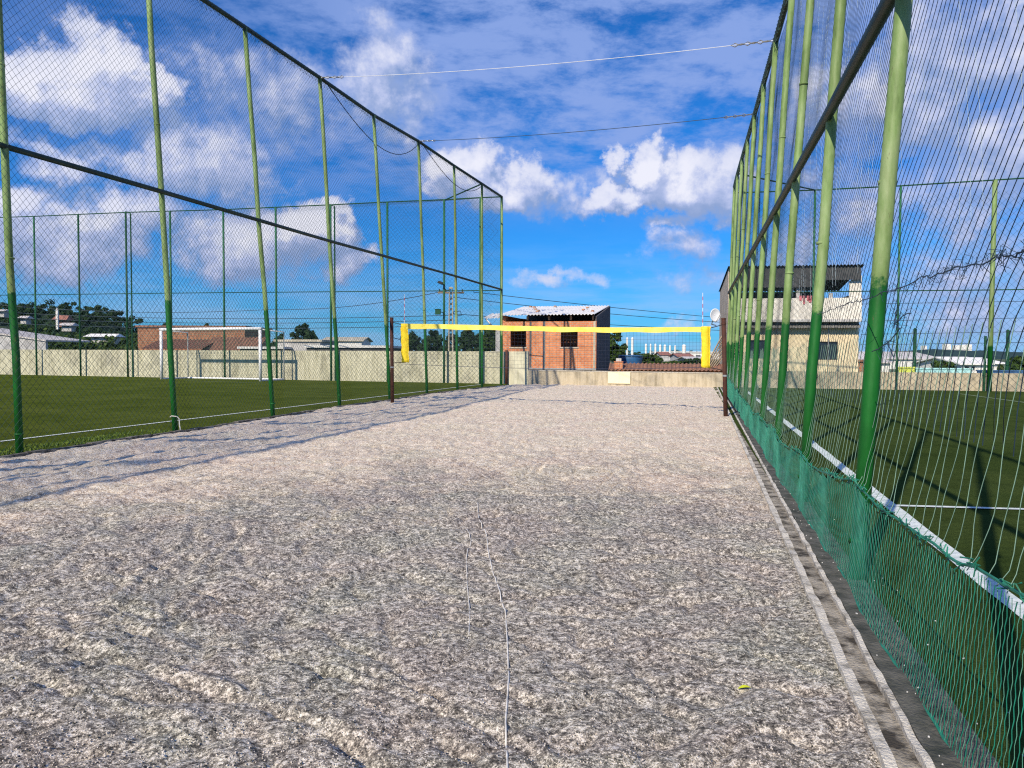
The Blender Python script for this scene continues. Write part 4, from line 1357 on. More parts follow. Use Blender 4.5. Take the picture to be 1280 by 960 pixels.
# ------------------------------------------------------------------ buildings
def wall_holes(mb_, x0, x1, z0, z1, y0, th, holes):
    """front wall in local x/z with rectangular openings"""
    xs = sorted({x0, x1} | {h[0] for h in holes} | {h[1] for h in holes}); zs = sorted({z0, z1} | {h[2] for h in holes} | {h[3] for h in holes})
    for i_ in range(len(xs) - 1):
        run = None
        for j in range(len(zs) - 1):
            cx_, cz_ = (xs[i_] + xs[i_ + 1]) / 2, (zs[j] + zs[j + 1]) / 2
            hole = any(h[0] < cx_ < h[1] and h[2] < cz_ < h[3] for h in holes)
            if not hole:
                if run is None: run = [zs[j], zs[j + 1]]
                else: run[1] = zs[j + 1]
            if hole or j == len(zs) - 2:
                if run: mb_.box(xs[i_], y0, run[0], xs[i_ + 1], y0 + th, run[1]); run = None
    return mb_


def corrugated(mb_, x0, x1, ya, za, yb, zb, amp=.03, per=.18, th=.012, rag=0.0, axis='x'):
    """sheet from front edge (ya,za) to back edge (yb,zb), waves across x"""
    n_ = int((x1 - x0) / per * 6)
    b = len(mb_.v)
    for k in range(n_ + 1):
        x = x0 + (x1 - x0) * k / n_; w_ = amp * math.sin(2 * math.pi * (x - x0) / per)
        r_ = rag * mnoise.noise(Vector((x * 1.7, 3.3, 1)))
        mb_.v += [(x, ya + r_, za + w_), (x, yb + r_ * .6, zb + w_), (x, yb + r_ * .6, zb + w_ - th), (x, ya + r_, za + w_ - th)]
    for k in range(n_):
        a_ = b + k * 4
        for j in range(4):
            mb_.f.append((a_ + j, a_ + (j + 1) % 4, a_ + 4 + (j + 1) % 4, a_ + 4 + j))
    mb_.f.append((b, b + 3, b + 2, b + 1)); e = b + n_ * 4; mb_.f.append((e, e + 1, e + 2, e + 3))


# brick house
RB = -R(15)
hb = empty('brick_house', (-.557, 41.32, 0), RB, label='unfinished red brick house with white corrugated roof behind the low wall', cat='house')
mb = MB(); wall_holes(mb, 0, 5.1, .72, 3.17, 0, .15, [(.48, 1.34, 1.82, 2.75), (3.22, 4.12, 1.82, 2.75)])
mb.box(-.0, .15, -.1, .15, 5.2, 3.5)
mb.build('front_wall', M['brick'], hb)
mb = MB()
mb.hexa([(5.0, .152, -.1), (5.105, .0, -.1), (5.105, 5.2, -.1), (5.0, 5.2, -.1), (5.0, .152, 3.42), (5.105, 0, 3.40), (5.105, 5.2, 4.27), (5.0, 5.2, 4.27)])
mb.build('side_wall', M['brickdark'], hb)  # side turned from the sun, its shade put into the dark grey
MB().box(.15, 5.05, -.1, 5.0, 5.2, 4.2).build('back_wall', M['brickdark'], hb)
mb = MB(); corrugated(mb, -.12, 5.02, -.25, 3.52, 5.3, 4.30, .03, .18, .012)
mb.build('roof', M['white_roof'], hb)
for k in range(5): MB().box(.1 + k * 1.18, .3, 3.25, .2 + k * 1.18, .42, 3.47).build('roof_strut', M['wood'], hb)
MB().box(.152, .155, 3.05, 5.0, .25, 3.17).build('ring_beam', M['lowplaster'], hb)
MB().box(0, -.03, .64, 5.1, .12, .716).build('floor_slab', M['offwhite'], hb)
for x in (1.58, 2.33, 5.0):
    MB().box(x - .05, -.022, .72, x + .05, -.002, 3.16).build('column', M['lowplaster'] if x > 2 else M['brickdark'], hb)
for x in (.1, 1.3, 2.5, 3.7, 4.9):
    MB().box(x, .02, -.1, x + .2, .2, .636).build('stilt', M['lowplaster'], hb)
MB().box(.2, 1.2, -.1, 4.95, 1.3, .62).build('underfloor_shade', M['brickdark'], hb)  # set-back dark sheet, shade of the underfloor void put into its colour
for (x0_, x1_) in ((.48, 1.34), (3.22, 4.12)):
    f = MB().box(x0_ - .05, -.04, 1.76, x1_ + .05, .1, 1.815).build('sill', M['lowplaster'], hb)
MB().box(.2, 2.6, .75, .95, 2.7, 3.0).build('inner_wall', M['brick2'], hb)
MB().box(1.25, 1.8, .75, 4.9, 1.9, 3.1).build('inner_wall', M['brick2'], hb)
for k in range(9):
    x = random.uniform(.0, 4.7); t = random.uniform(.05, .95)
    MB().hexa([(x, -.1 + 5.2 * t, 3.57 + .77 * t), (x + .16, -.12 + 5.2 * t, 3.57 + .77 * t), (x + .18, .03 + 5.2 * t, 3.59 + .77 * t), (x + .02, .05 + 5.2 * t, 3.59 + .77 * t),
               (x + .02, -.08 + 5.2 * t, 3.65 + .77 * t), (x + .15, -.10 + 5.2 * t, 3.64 + .77 * t), (x + .15, .02 + 5.2 * t, 3.66 + .77 * t), (x + .03, .03 + 5.2 * t, 3.66 + .77 * t)]).build('roof_brick', M['brick2'], hb)
# side extension on the left
mb = MB(); corrugated(mb, -1.05, -.16, .0, 3.38, 1.6, 3.7, .03, .18, .012, rag=.9)
mb.build('lean_to_roof', M['white_roof'], hb)
MB().box(-.38, .1, -.1, -.03, .28, 2.72).build('lean_to_wall', M['offwhite'], hb)
MB().tube([(-1.0, .3, 3.35), (-.35, .2, 2.72)], .035, 6).build('strut', M['white_roof'], hb)
MB().box(-1.1, 1.5, -.1, -.05, 1.6, 1.6).build('lean_to_back', M['offwhite'], hb)

# two-storey house
RH = -R(10)
h2p = Vector((12.32, 44.0, 0))
h2 = empty('two_storey_house', h2p, RH, label='cream and grey two-storey house with open roofed terrace behind the right fence', cat='house')
Wd = 7.03
mb = MB(); wall_holes(mb, 0, Wd, -.1, 3.30, 0, .15, [(1.08, 2.28, 1.25, 2.3), (4.85, 5.95, 1.2, 2.22)])
mb.box(Wd - .15, .15, -.1, Wd, 4.8, 3.30); mb.box(.0, 4.65, -.1, Wd - .15, 4.8, 3.3)
mb.build('lower_wall', M['cream'], h2)
mb = MB(); mb.hexa([(-.05, -.3, -.1), (-.002, -.3, -.1), (-.002, 4.8, -.1), (-.05, 4.8, -.1), (-.05, -.3, 6.3), (-.002, -.3, 6.3), (-.002, 4.8, 5.4), (-.05, 4.8, 5.4)])
mb.build('side_wall', M['sidew'], h2)
for (a0_, a1_, z0_, z1_) in ((1.08, 2.28, 1.25, 2.3), (4.85, 5.95, 1.2, 2.22)):
    wn = MB().box(a0_ + .05, .1, z0_ + .05, a1_ - .05, .12, z1_ - .05).build('window', M['glass'], h2)
    mb = MB(); mb.box(a0_, .04, z0_, a0_ + .05, .13, z1_).box(a1_ - .05, .04, z0_, a1_, .13, z1_).box(a0_ + .05, .04, z0_, a1_ - .05, .13, z0_ + .05).box(a0_ + .05, .04, z1_ - .05, a1_ - .05, .13, z1_)
    mb.box((a0_ + a1_) / 2 - .03, .03, z0_ + .05, (a0_ + a1_) / 2 + .03, .125, z1_ - .05)
    mb.build('frame', M['dark'], wn)
MB().box(0.002, -.55, 3.302, Wd, 4.8, 3.44).build('slab', M['offwhite'], h2)
mb = MB(); corrugated(mb, .05, Wd - .02, -.52, 2.98, .02, 3.27, .02, .15, .01)
mb.build('awning', M['greysheet'], h2)
mb = MB(); mb.box(0.0, -.52, 3.442, Wd, -.40, 4.62)
mb.build('parapet', M['palegrey'], h2)
mb = MB(); mb.box(Wd - .62, -.38, 3.442, Wd, -.26, 5.25); mb.hexa([(Wd - .62, -.38, 5.25), (Wd, -.38, 5.25), (Wd, -.26, 5.25), (Wd - .62, -.26, 5.25), (Wd - .62, -.38, 5.55), (Wd, -.38, 5.85), (Wd, -.26, 5.85), (Wd - .62, -.26, 5.55)])
mb.box(Wd - .15, -.25, 3.442, Wd, 4.7, 4.9)
mb.build('terrace_side_wall', M['palegrey'], h2)
for x, zt in ((.02, 6.2), (3.62, 5.75), (5.35, 4.9)):
    MB().box(x, -.38, 3.442, x + .2, -.2, zt).build('pillar', M['offwhite'], h2)
MB().box(.2, 3.6, 3.442, Wd - 1.6, 3.72, 5.3).build('terrace_back_wall', M['dark'], h2)  # near-black colour stands in for the shade inside the terrace
mb = MB(); corrugated(mb, -.12, Wd + .06, -.75, 6.40, 5.0, 5.45, .035, .18, .012)
mb.build('roof', M['dark_roof'], h2)
mb = MB(); corrugated(mb, .2, 4.7, -.62, 5.22, -.58, 6.35, .02, .16, .01)
mb.build('roof_apron', M['dark_roof'], h2)
mb = MB(); corrugated(mb, 4.7, Wd - .1, -.62, 5.6, -.58, 6.35, .02, .16, .01)
mb.build('roof_apron', M['dark_roof'], h2)
MB().tube([(5.42, -.1, .3), (5.42, -.1, 3.2)], .025, 5).build('drain_pipe', M['steel'], h2)
mb = MB()
for k in range(9):
    rgx = random.uniform(3.75, 4.3); mb.box(rgx, -.56, 4.35 + random.uniform(-.1, .2), rgx + random.uniform(.05, .2), -.53, 4.75)
o = mb.build('hanging_cloth', M['pink'])
o.location = h2p; o.rotation_euler = (0, 0, RH)
tag(o, 'faded pink cloth hung over the terrace parapet of the two-storey house', 'cloth')
for (y_, z_) in ((-.02, 4.2),):
    pass
# satellite dish on the corner of that house
dp = D(893, 394, 43.6)
ds = empty('satellite_dish', dp, R(25), label='white satellite dish fixed beside the left corner of the two-storey house', cat='dish')
bm_v = MB(); rings = 7; seg = 24; DR = .36
for i_ in range(rings + 1):
    r_ = DR * i_ / rings
    for j in range(seg):
        an = 2 * math.pi * j / seg
        bm_v.v.append((r_ * math.cos(an), .35 * (r_ ** 2) * -1.6, r_ * math.sin(an) * 1.05))
for i_ in range(rings):
    for j in range(seg):
        a_ = i_ * seg + j; b2_ = i_ * seg + (j + 1) % seg
        bm_v.f.append((a_, b2_, b2_ + seg, a_ + seg))
o = bm_v.build('reflector', M['steel_white'], ds, smooth=True)
sm = o.modifiers.new('t', 'SOLIDIFY'); sm.thickness = .02
MB().tube([(0, .05, -.1), (0.1, .35, -.5), (.5, .45, -.55)], .03, 6).build('bracket', M['steel'], ds)
MB().tube([(0, -.1, -.42), (0, -.45, -.05)], .015, 5).build('feed_arm', M['steel'], ds)
MB().box(-.04, -.5, -.09, .04, -.42, 0).build('feed_horn', M['offwhite'], ds)

# leaning planks behind the wall at the right pole
ps = D(893, 446, 38)
pk = empty('timber_stack', (ps.x, ps.y, 0), label='weathered timber boards leaning beside the two-storey house behind the yellow net end', cat='timber')
for k in range(6):
    a_ = Vector((-.75 + .07 * k, -.1, .3)); c_ = Vector((.35 + .12 * k, .15 * k, 2.35 - .12 * k))
    MB().tube([a_, c_], .04, 4).build('board', M['wood'], pk)

# low brick parapet behind the low wall, with its pier
bw0 = D(762, 460, 38.6); bw1 = D(915, 460, 37.5)
bp = empty('brick_parapet', (bw0.x, bw0.y, 0), math.atan2(bw1.y - bw0.y, bw1.x - bw0.x), label='low red brick parapet topped with clay tiles behind the low wall', cat='wall')
L_ = (bw1 - bw0).length
MB().box(0, 0, -.1, L_, .15, .68).build('brickwork', M['brick'], bp)
mb = MB(); corrugated(mb, -.05, L_, -.18, .69, .95, 1.0, .03, .2, .02); mb.build('tile_coping', M['tile'], bp)
MB().box(.25, -.1, -.1, .65, .25, 1.05).box(.22, -.13, 1.052, .68, .28, 1.10).build('pier', M['brick'], bp)
MB().box(.32, -.05, 1.102, .58, .2, 1.25).build('block', M['offwhite'], bp)
# blue tank
bt_ = D(788, 446, 46)
bt = empty('water_tank', (bt_.x, bt_.y, .45), label='blue water tank behind the brick parapet right of the brick house', cat='tank')
mb = MB()
mb.tube([(0, 0, 0), (0, 0, .2), (0, 0, .75), (0, 0, .88)], [.58, .62, .72, .70], 24).build('basin', M['blue'], bt, smooth=True)
MB().tube([(0, 0, .885), (0, 0, .93), (0, 0, .97)], [.76, .76, .45], 24).build('lid', M['blue'], bt)
MB().box(-.7, -.6, -.55, .7, .6, -.01).build('stand', M['brick2'], bt)

# houses behind the high wall on the left
def block(name, pxa, pxb, ytop, Y, depth, mat, roofmat, label, pitched=None, windows=(), zb=-.15, rot=0.0):
    a_ = D(pxa, ytop, Y); c_ = D(pxb, ytop, Y); Wb = c_.x - a_.x; h_ = a_.z
    o_ = empty(name, (a_.x, a_.y, 0), rot, label=label, cat='house')
    hs = []
    for (u0, u1, v0, v1) in windows: hs.append((u0 * Wb, u1 * Wb, v0 * h_, v1 * h_))
    m_b = MB(); wall_holes(m_b, 0, Wb, zb, h_, 0, .15, hs); m_b.box(0, .15, zb, .15, depth, h_).box(Wb - .15, .15, zb, Wb, depth, h_).box(.15, depth - .15, zb, Wb - .15, depth, h_)
    m_b.build('wall', mat, o_)
    for h in hs:
        wv = MB().box(h[0], .08, h[2], h[1], .1, h[3]).build('window', M['glass'], o_)
        MB().box(h[0] - .03, -.03, h[2] - .06, h[1] + .03, .07, h[2] - .003).build('sill', M['offwhite'], wv)
    m_b = MB()
    if pitched:
        e_ = .3; zr = h_ + pitched
        m_b.hexa([(-e_, -e_, h_ + .003), (Wb + e_, -e_, h_ + .003), (Wb + e_, depth / 2, zr), (-e_, depth / 2, zr), (-e_, -e_, h_ + .1), (Wb + e_, -e_, h_ + .1), (Wb + e_, depth / 2, zr + .1), (-e_, depth / 2, zr + .1)])
        m_b.hexa([(-e_, depth / 2 + .002, zr), (Wb + e_, depth / 2 + .002, zr), (Wb + e_, depth + e_, h_ + .003), (-e_, depth + e_, h_ + .003), (-e_, depth / 2 + .002, zr + .1), (Wb + e_, depth / 2 + .002, zr + .1), (Wb + e_, depth + e_, h_ + .1), (-e_, depth + e_, h_ + .1)])
        m_b.build('roof', roofmat, o_)
        MB().hexa([(.02, .02, h_), (Wb - .02, .02, h_), (Wb - .02, depth - .02, h_), (.02, depth - .02, h_), (.02, depth / 2 - .02, zr - .02), (Wb - .02, depth / 2 - .02, zr - .02), (Wb - .02, depth / 2 + .02, zr - .02), (.02, depth / 2 + .02, zr - .02)]).build('gable', mat, o_)
    else:
        m_b.box(-.15, -.15, h_ + .003, Wb + .15, depth + .15, h_ + .16).build('roof', roofmat, o_)
    return o_


block('brick_building', 172, 306, 409, 66, 7, M['brick2'], M['tile'], 'long old brick building behind the football goal', None, ())
tl = empty('tiled_shed', (D(178, 437, 61).x, 61, 0), label='low shed with brown clay tile roof in front of the old brick building', cat='shed')
W_ = D(318, 437, 61).x - D(178, 437, 61).x
mb = MB(); corrugated(mb, 0, W_ * .55, -.3, 1.75, 3.2, 2.55, .05, .3, .03); mb.build('roof', M['tile'], tl)
mb = MB(); corrugated(mb, W_ * .5, W_, .3, 1.55, 3.0, 2.75, .05, .3, .03); mb.build('lean_to_roof', M['tile'], tl)
MB().box(.1, 0, -.1, W_ * .54, 3.0, 1.62).build('wall', M['brick2'], tl)
MB().box(W_ * .56, .5, -.1, W_ - .1, 3.0, 1.45).build('side_wall', M['offwhite'], tl)
# sloped grey shed wall at far left
s0, s1 = D(-90, 405, 58), D(57, 427, 55)
sh = empty('shed', (s1.x, s1.y, 0), label='grey shed with sloping top behind the wall at the far left', cat='shed')
mb = MB(); mb.wallseg(s0, s1, .2, -.1, s0.z, -.1, s1.z); mb.build('wall', M['offwhite'], sh, world=True)
mb = MB(); mb.wallseg(s0 + Vector((0, -.15, 0)), s1 + Vector((.1, -.15, 0)), 4.0, s0.z + .01, s0.z + .12, s1.z + .01, s1.z + .12); mb.build('roof', M['paleroof'], sh, world=True)

block('flat_roofed_house', 345, 400, 427, 56, 5, M['offwhite'], M['lowplaster'], 'small grey flat-roofed house behind the wall right of the goal', None, [(.2, .45, .2, .62)])
block('flat_roofed_house', 383, 486, 434.5, 50, 6, M['brickdark'], M['white'], 'long low dark building with white roof edge behind the high wall', None, [(.1, .3, .3, .8), (.5, .8, .3, .8)])
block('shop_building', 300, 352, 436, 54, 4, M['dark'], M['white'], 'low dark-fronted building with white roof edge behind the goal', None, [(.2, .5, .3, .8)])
block('small_house', 404, 452, 426.5, 95, 6, M['white'], M['lowplaster'], 'distant white house seen between fence posts left of the net pole', .5, [(.2, .4, .3, .6)])
# hillside
def hill_h(x, y):
    h = 9.0 * math.exp(-((x + 128) / 40) ** 2 - ((y - 172) / 45) ** 2)
    h += 5.0 * math.exp(-((x + 94) / 12) ** 2 - ((y - 168) / 30) ** 2)
    h += 3.2 * math.exp(-((x + 92) / 40) ** 2 - ((y - 130) / 20) ** 2)
    return h - .3 + (0.8 * mnoise.noise(Vector((x * .06, y * .06, 0))) if h > 1 else 0)


mb = MB(); nx_, ny_ = 60, 40
for j in range(ny_ + 1):
    for i_ in range(nx_ + 1):
        x = -230 + 180 * i_ / nx_; y = 105 + 130 * j / ny_
        mb.v.append((x, y, hill_h(x, y)))
for j in range(ny_):
    for i_ in range(nx_):
        a_ = j * (nx_ + 1) + i_; mb.f.append((a_, a_ + 1, a_ + nx_ + 2, a_ + nx_ + 1))
tag(mb.build('hill', M['hill'], smooth=True), kind='structure')


def leaf_cloud(n, cen, rad, size, rg_, V, Fc, flat=0.0):
    """leaf-sized faces clustered on lumps inside an ellipsoid"""
    lumps = []
    for _ in range(max(5, n // 55)):
        while True:
            p = Vector((rg_.uniform(-1, 1), rg_.uniform(-1, 1), rg_.uniform(-1, 1)))
            if .25 < p.length < 1.0: break
        if p.z < -.55: p.z *= .6
        lumps.append((Vector((p.x * rad[0], p.y * rad[1], p.z * rad[2])), rg_.uniform(.16, .34)))
    mr_ = min(rad)
    for k in range(n):
        lc, lr = lumps[rg_.randrange(len(lumps))]
        d_ = Vector((rg_.gauss(0, 1), rg_.gauss(0, 1), rg_.gauss(0, 1))).normalized() * (rg_.random() ** .4)
        p = Vector(cen) + lc + Vector((d_.x * rad[0], d_.y * rad[1], d_.z * rad[2] * .9)) * lr
        nrm_ = (d_ + Vector((rg_.uniform(-.6, .6), rg_.uniform(-.6, .6), rg_.uniform(-.2, .9)))).normalized()
        u = nrm_.orthogonal().normalized(); u.rotate(Matrix.Rotation(rg_.random() * 6.28, 3, nrm_)); w_ = nrm_.cross(u)
        s_ = size * rg_.uniform(.6, 1.3)
        b = len(V)
        V += [p - u * s_, p - w_ * s_ * .5, p + u * s_, p + w_ * s_ * .5]
        Fc.append((b, b + 1, b + 2, b + 3))


def tree(name, pos, height, rad, label, cat='tree', mat='leaf1', n=1600, size=.22, seed=0, group=None, trunk=True, crown_z=None):
    rg_ = random.Random(seed)
    root = empty(name, pos, label=label, cat=cat, group=group)
    cz = crown_z if crown_z is not None else height - rad[2]
    V, Fc = [], []
    leaf_cloud(n, (0, 0, cz), rad, size, rg_, V, Fc)
    mb_ = MB(); mb_.v = [tuple(v) for v in V]; mb_.f = Fc
    mb_.build('crown', M[mat], root)
    if trunk:
        r0 = max(.08, rad[0] * .07); mt_ = MB()
        mt_.tube([(0, 0, -.3), (.05, 0, cz * .4), (0, .05, cz - rad[2] * .3), (.1, 0, cz + rad[2] * .3)], [r0, r0 * .8, r0 * .6, r0 * .25], 8)
        for k in range(6):
            an = k * 1.05 + rg_.random(); h0 = cz - rad[2] * (.7 - .15 * k)
            mt_.tube([(0, 0, max(.2, h0)), (math.cos(an) * rad[0] * .35, math.sin(an) * rad[1] * .35, max(.4, h0) + rad[2] * .3), (math.cos(an) * rad[0] * .7, math.sin(an) * rad[1] * .7, max(.5, h0) + rad[2] * .7)], [r0 * .45, r0 * .3, r0 * .12], 6)
        mt_.build('trunk', M['bark'], root)
    return root


def tree_px(name, px, pytop, pw, Y, label, mat='leaf1', n=1600, size=.22, seed=0, vfrac=.5, **kw):
    t = D(px, pytop, Y); r_ = pw / 2 / F_PX * Y; hgt = t.z
    rz = max(.5, min(hgt * vfrac, r_ * 1.4)) if vfrac else r_
    return tree(name, (t.x, t.y, -.15), hgt + .15, (r_ * .8, r_ * .8, rz * .85), label, mat=mat, n=n, size=size, seed=seed, **kw)


# trees one by one
tree_px('round_tree', 380, 405, 42, 100, 'round dark green tree above the grey flat-roofed house left of the middle', 'leaf2', 2600, .26, 21)
tree_px('bushy_tree', 350, 416, 26, 88, 'small dark tree between the goal and the round tree', 'leaf2', 1000, .22, 22)
tree_px('bushy_tree', 336, 420, 22, 80, 'dark bush right behind the goal crossbar end', 'leaf2', 900, .2, 32)
tree_px('bushy_tree', 516, 416, 36, 75, 'dark green tree just right of the left net pole', 'leaf2', 2400, .22, 23)
tree_px('bushy_tree', 541, 414, 34, 72, 'dark green tree behind the wall, second right of the left net pole', 'leaf2', 2200, .22, 24)
tree_px('bushy_tree', 566, 418, 26, 78, 'lower dark tree behind the utility pole', 'leaf2', 1600, .22, 25)
tree_px('bushy_tree', 590, 410, 34, 70, 'dark green tree left of the brick house lean-to', 'leaf2', 2400, .22, 26)
tree_px('bushy_tree', 612, 408, 30, 62, 'green tree seen through the lean-to of the brick house', 'leaf1', 2200, .2, 27)
tree_px('leafy_tree', 768, 417, 34, 58, 'leafy green tree at the right side of the brick house', 'leaf1', 3600, .17, 28, .45)
tree_px('bush', 812, 442, 36, 62, 'round dark green bush right of the blue tank', 'leaf1', 1800, .16, 29)
tree_px('bush', 838, 451, 44, 58, 'low pale green bush in the middle of the gap behind the net', 'leaf1', 1500, .15, 30)
tree_px('bush', 869, 449, 44, 90, 'dark spreading tree in front of the long white factory', 'leaf2', 1500, .25, 31)
tree_px('bush', 797, 444, 18, 75, 'small tree between the blue tank and the round bush', 'leaf2', 900, .2, 33)
tree_px('round_tree', 1178, 450, 34, 55, 'small round green tree behind the cyan wall', 'leaf1', 1800, .13, 34)
tree_px('leafy_tree', 1290, 442, 60, 48, 'leafy green tree at the right edge of the picture', 'leaf1', 3600, .14, 35)
tree_px('leafy_tree', 1262, 452, 34, 50, 'low green tree beside the white building at the right', 'leaf1', 1500, .13, 36)
tree_px('palm_tree', 208, 402, 14, 160, 'small treetop poking above the old brick building', 'leaf2', 500, .3, 37)
tree_px('bushy_tree', 252, 403, 30, 150, 'far treetops above the roof of the old brick building', 'leaf2', 700, .35, 38)
tree_px('bushy_tree', 316, 413, 24, 95, 'dark tree at the right end of the old brick building', 'leaf2', 1200, .24, 39)
tree_px('banana_plant', 78, 431, 26, 66, 'bright yellow-green plant behind the wall at left', 'leaf3', 900, .16, 40)

# wooded hillside as one mass
V, Fc = [], []
rg = random.Random(77)
for k in range(850):
    x = rg.uniform(-190, -66); y = rg.uniform(112, 190)
    h = hill_h(x, y)
    if h < .4 or x / y < -.80: continue
    if any(abs(x / y - hx) < .022 and y - 12 < hh_ < y + 6 and y < hh_ + 2 and y > hh_ - 5 and False for hx, hh_ in ((-.637, 126), (-.587, 122), (-.579, 118), (-.592, 120))): continue
    r_ = rg.uniform(1.6, 3.4)
    leaf_cloud(260, (x, y, h + r_ * .35), (r_, r_, r_ * .75), .34, rg, V, Fc)
mb = MB(); mb.v = [tuple(v) for v in V]; mb.f = Fc
tag(mb.build('hillside_woods', M['leaf2']), 'dense dark green woods covering the hill at the left', 'woods', kind='stuff')
# nearer scrub band beneath it, lighter green
V, Fc = [], []
for k in range(260):
    x = rg.uniform(-78, -36); y = rg.uniform(78, 108)
    r_ = rg.uniform(1.3, 2.6)
    leaf_cloud(200, (x, y, rg.uniform(.2, 4.6) * (0.35 + .5 * math.exp(-((x + 66) / 14) ** 2))), (r_, r_, r_ * .8), .32, rg, V, Fc)
for k in range(110):
    y = rg.uniform(62, 78); x = y * rg.uniform(-.615, -.495); r_ = rg.uniform(.7, 1.3)
    leaf_cloud(150, (x, y, rg.uniform(.2, 2.1)), (r_, r_, r_ * .8), .2, rg, V, Fc)
mb = MB(); mb.v = [tuple(v) for v in V]; mb.f = Fc
tag(mb.build('roadside_scrub', M['leaf1']), 'mid green scrub below the wooded hill behind the left wall', 'scrub', kind='stuff')
# distant vegetation bands closing the horizon
for (nm, x0_, x1_, y0_, y1_, hh, cnt, mt_, lb_) in (
        ('distant_woods', -80, 130, 420, 470, 4.3, 170, 'leaf2', 'dark band of far trees along the horizon in the middle'),
        ('distant_scrub', 8, 40, 80, 130, .55, 90, 'leaf1', 'low green scrub between the white factory and the brick parapet')):
    V, Fc = [], []
    for k in range(cnt):
        x = rg.uniform(x0_, x1_); y = rg.uniform(y0_, y1_); r_ = rg.uniform(.8, 1.2) * hh
        leaf_cloud(150, (x, y, hh * .25), (r_, r_, hh * .7), hh * .14, rg, V, Fc)
    mb = MB(); mb.v = [tuple(v) for v in V]; mb.f = Fc
    tag(mb.build(nm, M[mt_]), lb_, 'woods' if 'woods' in nm else 'scrub', kind='stuff')

# hillside houses
def hill_house(px, py, Y, wpx, hpx, mat, roof, label, pitch=.8):
    c_ = D(px, py, Y); Wb = wpx / F_PX * Y; Hb = hpx / F_PX * Y
    o_ = empty('hillside_house', (c_.x - Wb / 2, c_.y, c_.z - Hb), label=label, cat='house', group='houses on the wooded hill')
    Dp = max(1.2, Wb * .5)
    MB().box(0, 0, -.5, Wb, Dp, Hb).build('wall', mat, o_)
    MB().hexa([(-.4, -.5, Hb), (Wb + .4, -.5, Hb), (Wb + .4, Dp + .4, Hb), (-.4, Dp + .4, Hb), (-.2, Dp * .45, Hb + pitch), (Wb + .2, Dp * .45, Hb + pitch), (Wb + .2, Dp * .55, Hb + pitch), (-.2, Dp * .55, Hb + pitch)]).build('roof', roof, o_)
    for u in (.2, .6):
        MB().box(Wb * u, -.03, Hb * .3, Wb * (u + .18), .0, Hb * .75).build('window', M['dark'], o_)


hill_house(29, 398, 112, 7, 2.5, M['offwhite'], M['paleroof'], 'small white house on the hill just right of the first fence post', .4)
hill_house(76, 400, 108, 12, 4, M['redroof'], M['redroof'], 'red-brown house below the white tower on the hill', .7)
hill_house(83, 407, 104, 12, 2.5, M['offwhite'], M['paleroof'], 'white house with pale roof in the middle of the hill', .4)
hill_house(127, 421, 84, 32, 3.5, M['offwhite'], M['white_roof'], 'wide grey house with pale curved roof at the foot of the hill', .35)
hill_house(2, 389, 114, 6, 3, M['offwhite'], M['paleroof'], 'tiny white house on the hill at the left picture edge', .3)
tw = D(71.5, 388, 106)
o = empty('tower', (tw.x, tw.y, tw.z - 2.6), label='slim white tower standing on the wooded hill', cat='tower')
MB().box(-.14, -.14, 0, .14, .14, 2.6).build('shaft', M['white'], o)
MB().tube([(0, 0, 2.6), (0, 0, 2.95)], .2, 8, r2=.04).build('cap', M['white_roof'], o)

# ------------------------------------------------------------------ factory far behind the net
Yf = 330
fa = D(829, 440, Yf); fb = D(1010, 440, Yf)
fac = empty('factory_hall', (fa.x, fa.y, 0), label='long white factory hall on the horizon behind the net', cat='factory')
MB().box(0, 0, -1, fb.x - fa.x, 30, D(830, 440.5, Yf).z).build('hall', M['white'], fac)
MB().box(-.5, -.5, D(830, 440.5, Yf).z + .02, fb.x - fa.x + .5, 30.5, D(830, 440.5, Yf).z + .4).build('roof', M['white_roof'], fac)
mb = MB()
for k in range(12): mb.box(4 + k * 5, -.08, .6, 6 + k * 5, -.01, 1.6)
mb.build('window_band', M['glass'], fac)
for i_, (px, yt, yb, w_, lab) in enumerate(((784, 423, 436, 2.6, 'tall white silo, leftmost of the silos'), (790.5, 423, 440, 3.0, 'tall white silo, second from the left'),
                             (807.5, 431, 440, 2.6, 'white silo, third from the left'), (813.3, 431, 440, 2.0, 'thin white silo, fourth from the left'), (819.3, 431, 441, 2.6, 'white silo, fifth from the left'),
                             (825.3, 432, 442, 2.8, 'white silo, sixth from the left'), (831.2, 432, 447, 3.2, 'wide white silo reaching lowest, seventh from the left'), (837.5, 433, 441, 2.4, 'white silo, eighth from the left'),
                             (844, 433, 441, 2.4, 'white silo, ninth from the left'), (855, 432, 441, 5.0, 'broad twin white silo at the right end of the row'))):
    Ys_ = 300 - i_ * .5
    c_ = D(px, yt, Ys_); r_ = w_ / 2 / F_PX * Ys_ * .98
    o = empty('silo', (c_.x, c_.y, -.5), label=lab, cat='silo', group='white factory silos on the horizon')
    MB().tube([(0, 0, 0), (0, 0, c_.z + .5)], r_, 14).build('shaft', M['white'], o, smooth=False)
    MB().tube([(0, 0, c_.z + .501), (0, 0, c_.z + .9)], r_ * 1.04, 14, r2=r_ * .5).build('cap', M['white_roof'], o)
block('red_roofed_shed', 826, 838, 444, 200, 8, M['offwhite'], M['redroof'], 'small shed with red roof below the silos', .8)
block('red_roofed_shed', 848, 866, 446, 150, 8, M['offwhite'], M['redroof'], 'long low shed with faded red roof right of the silos', .6)
block('red_roofed_shed', 862, 884, 450, 110, 8, M['offwhite'], M['paleroof'], 'grey low shed beside the yellow right net end', .4)

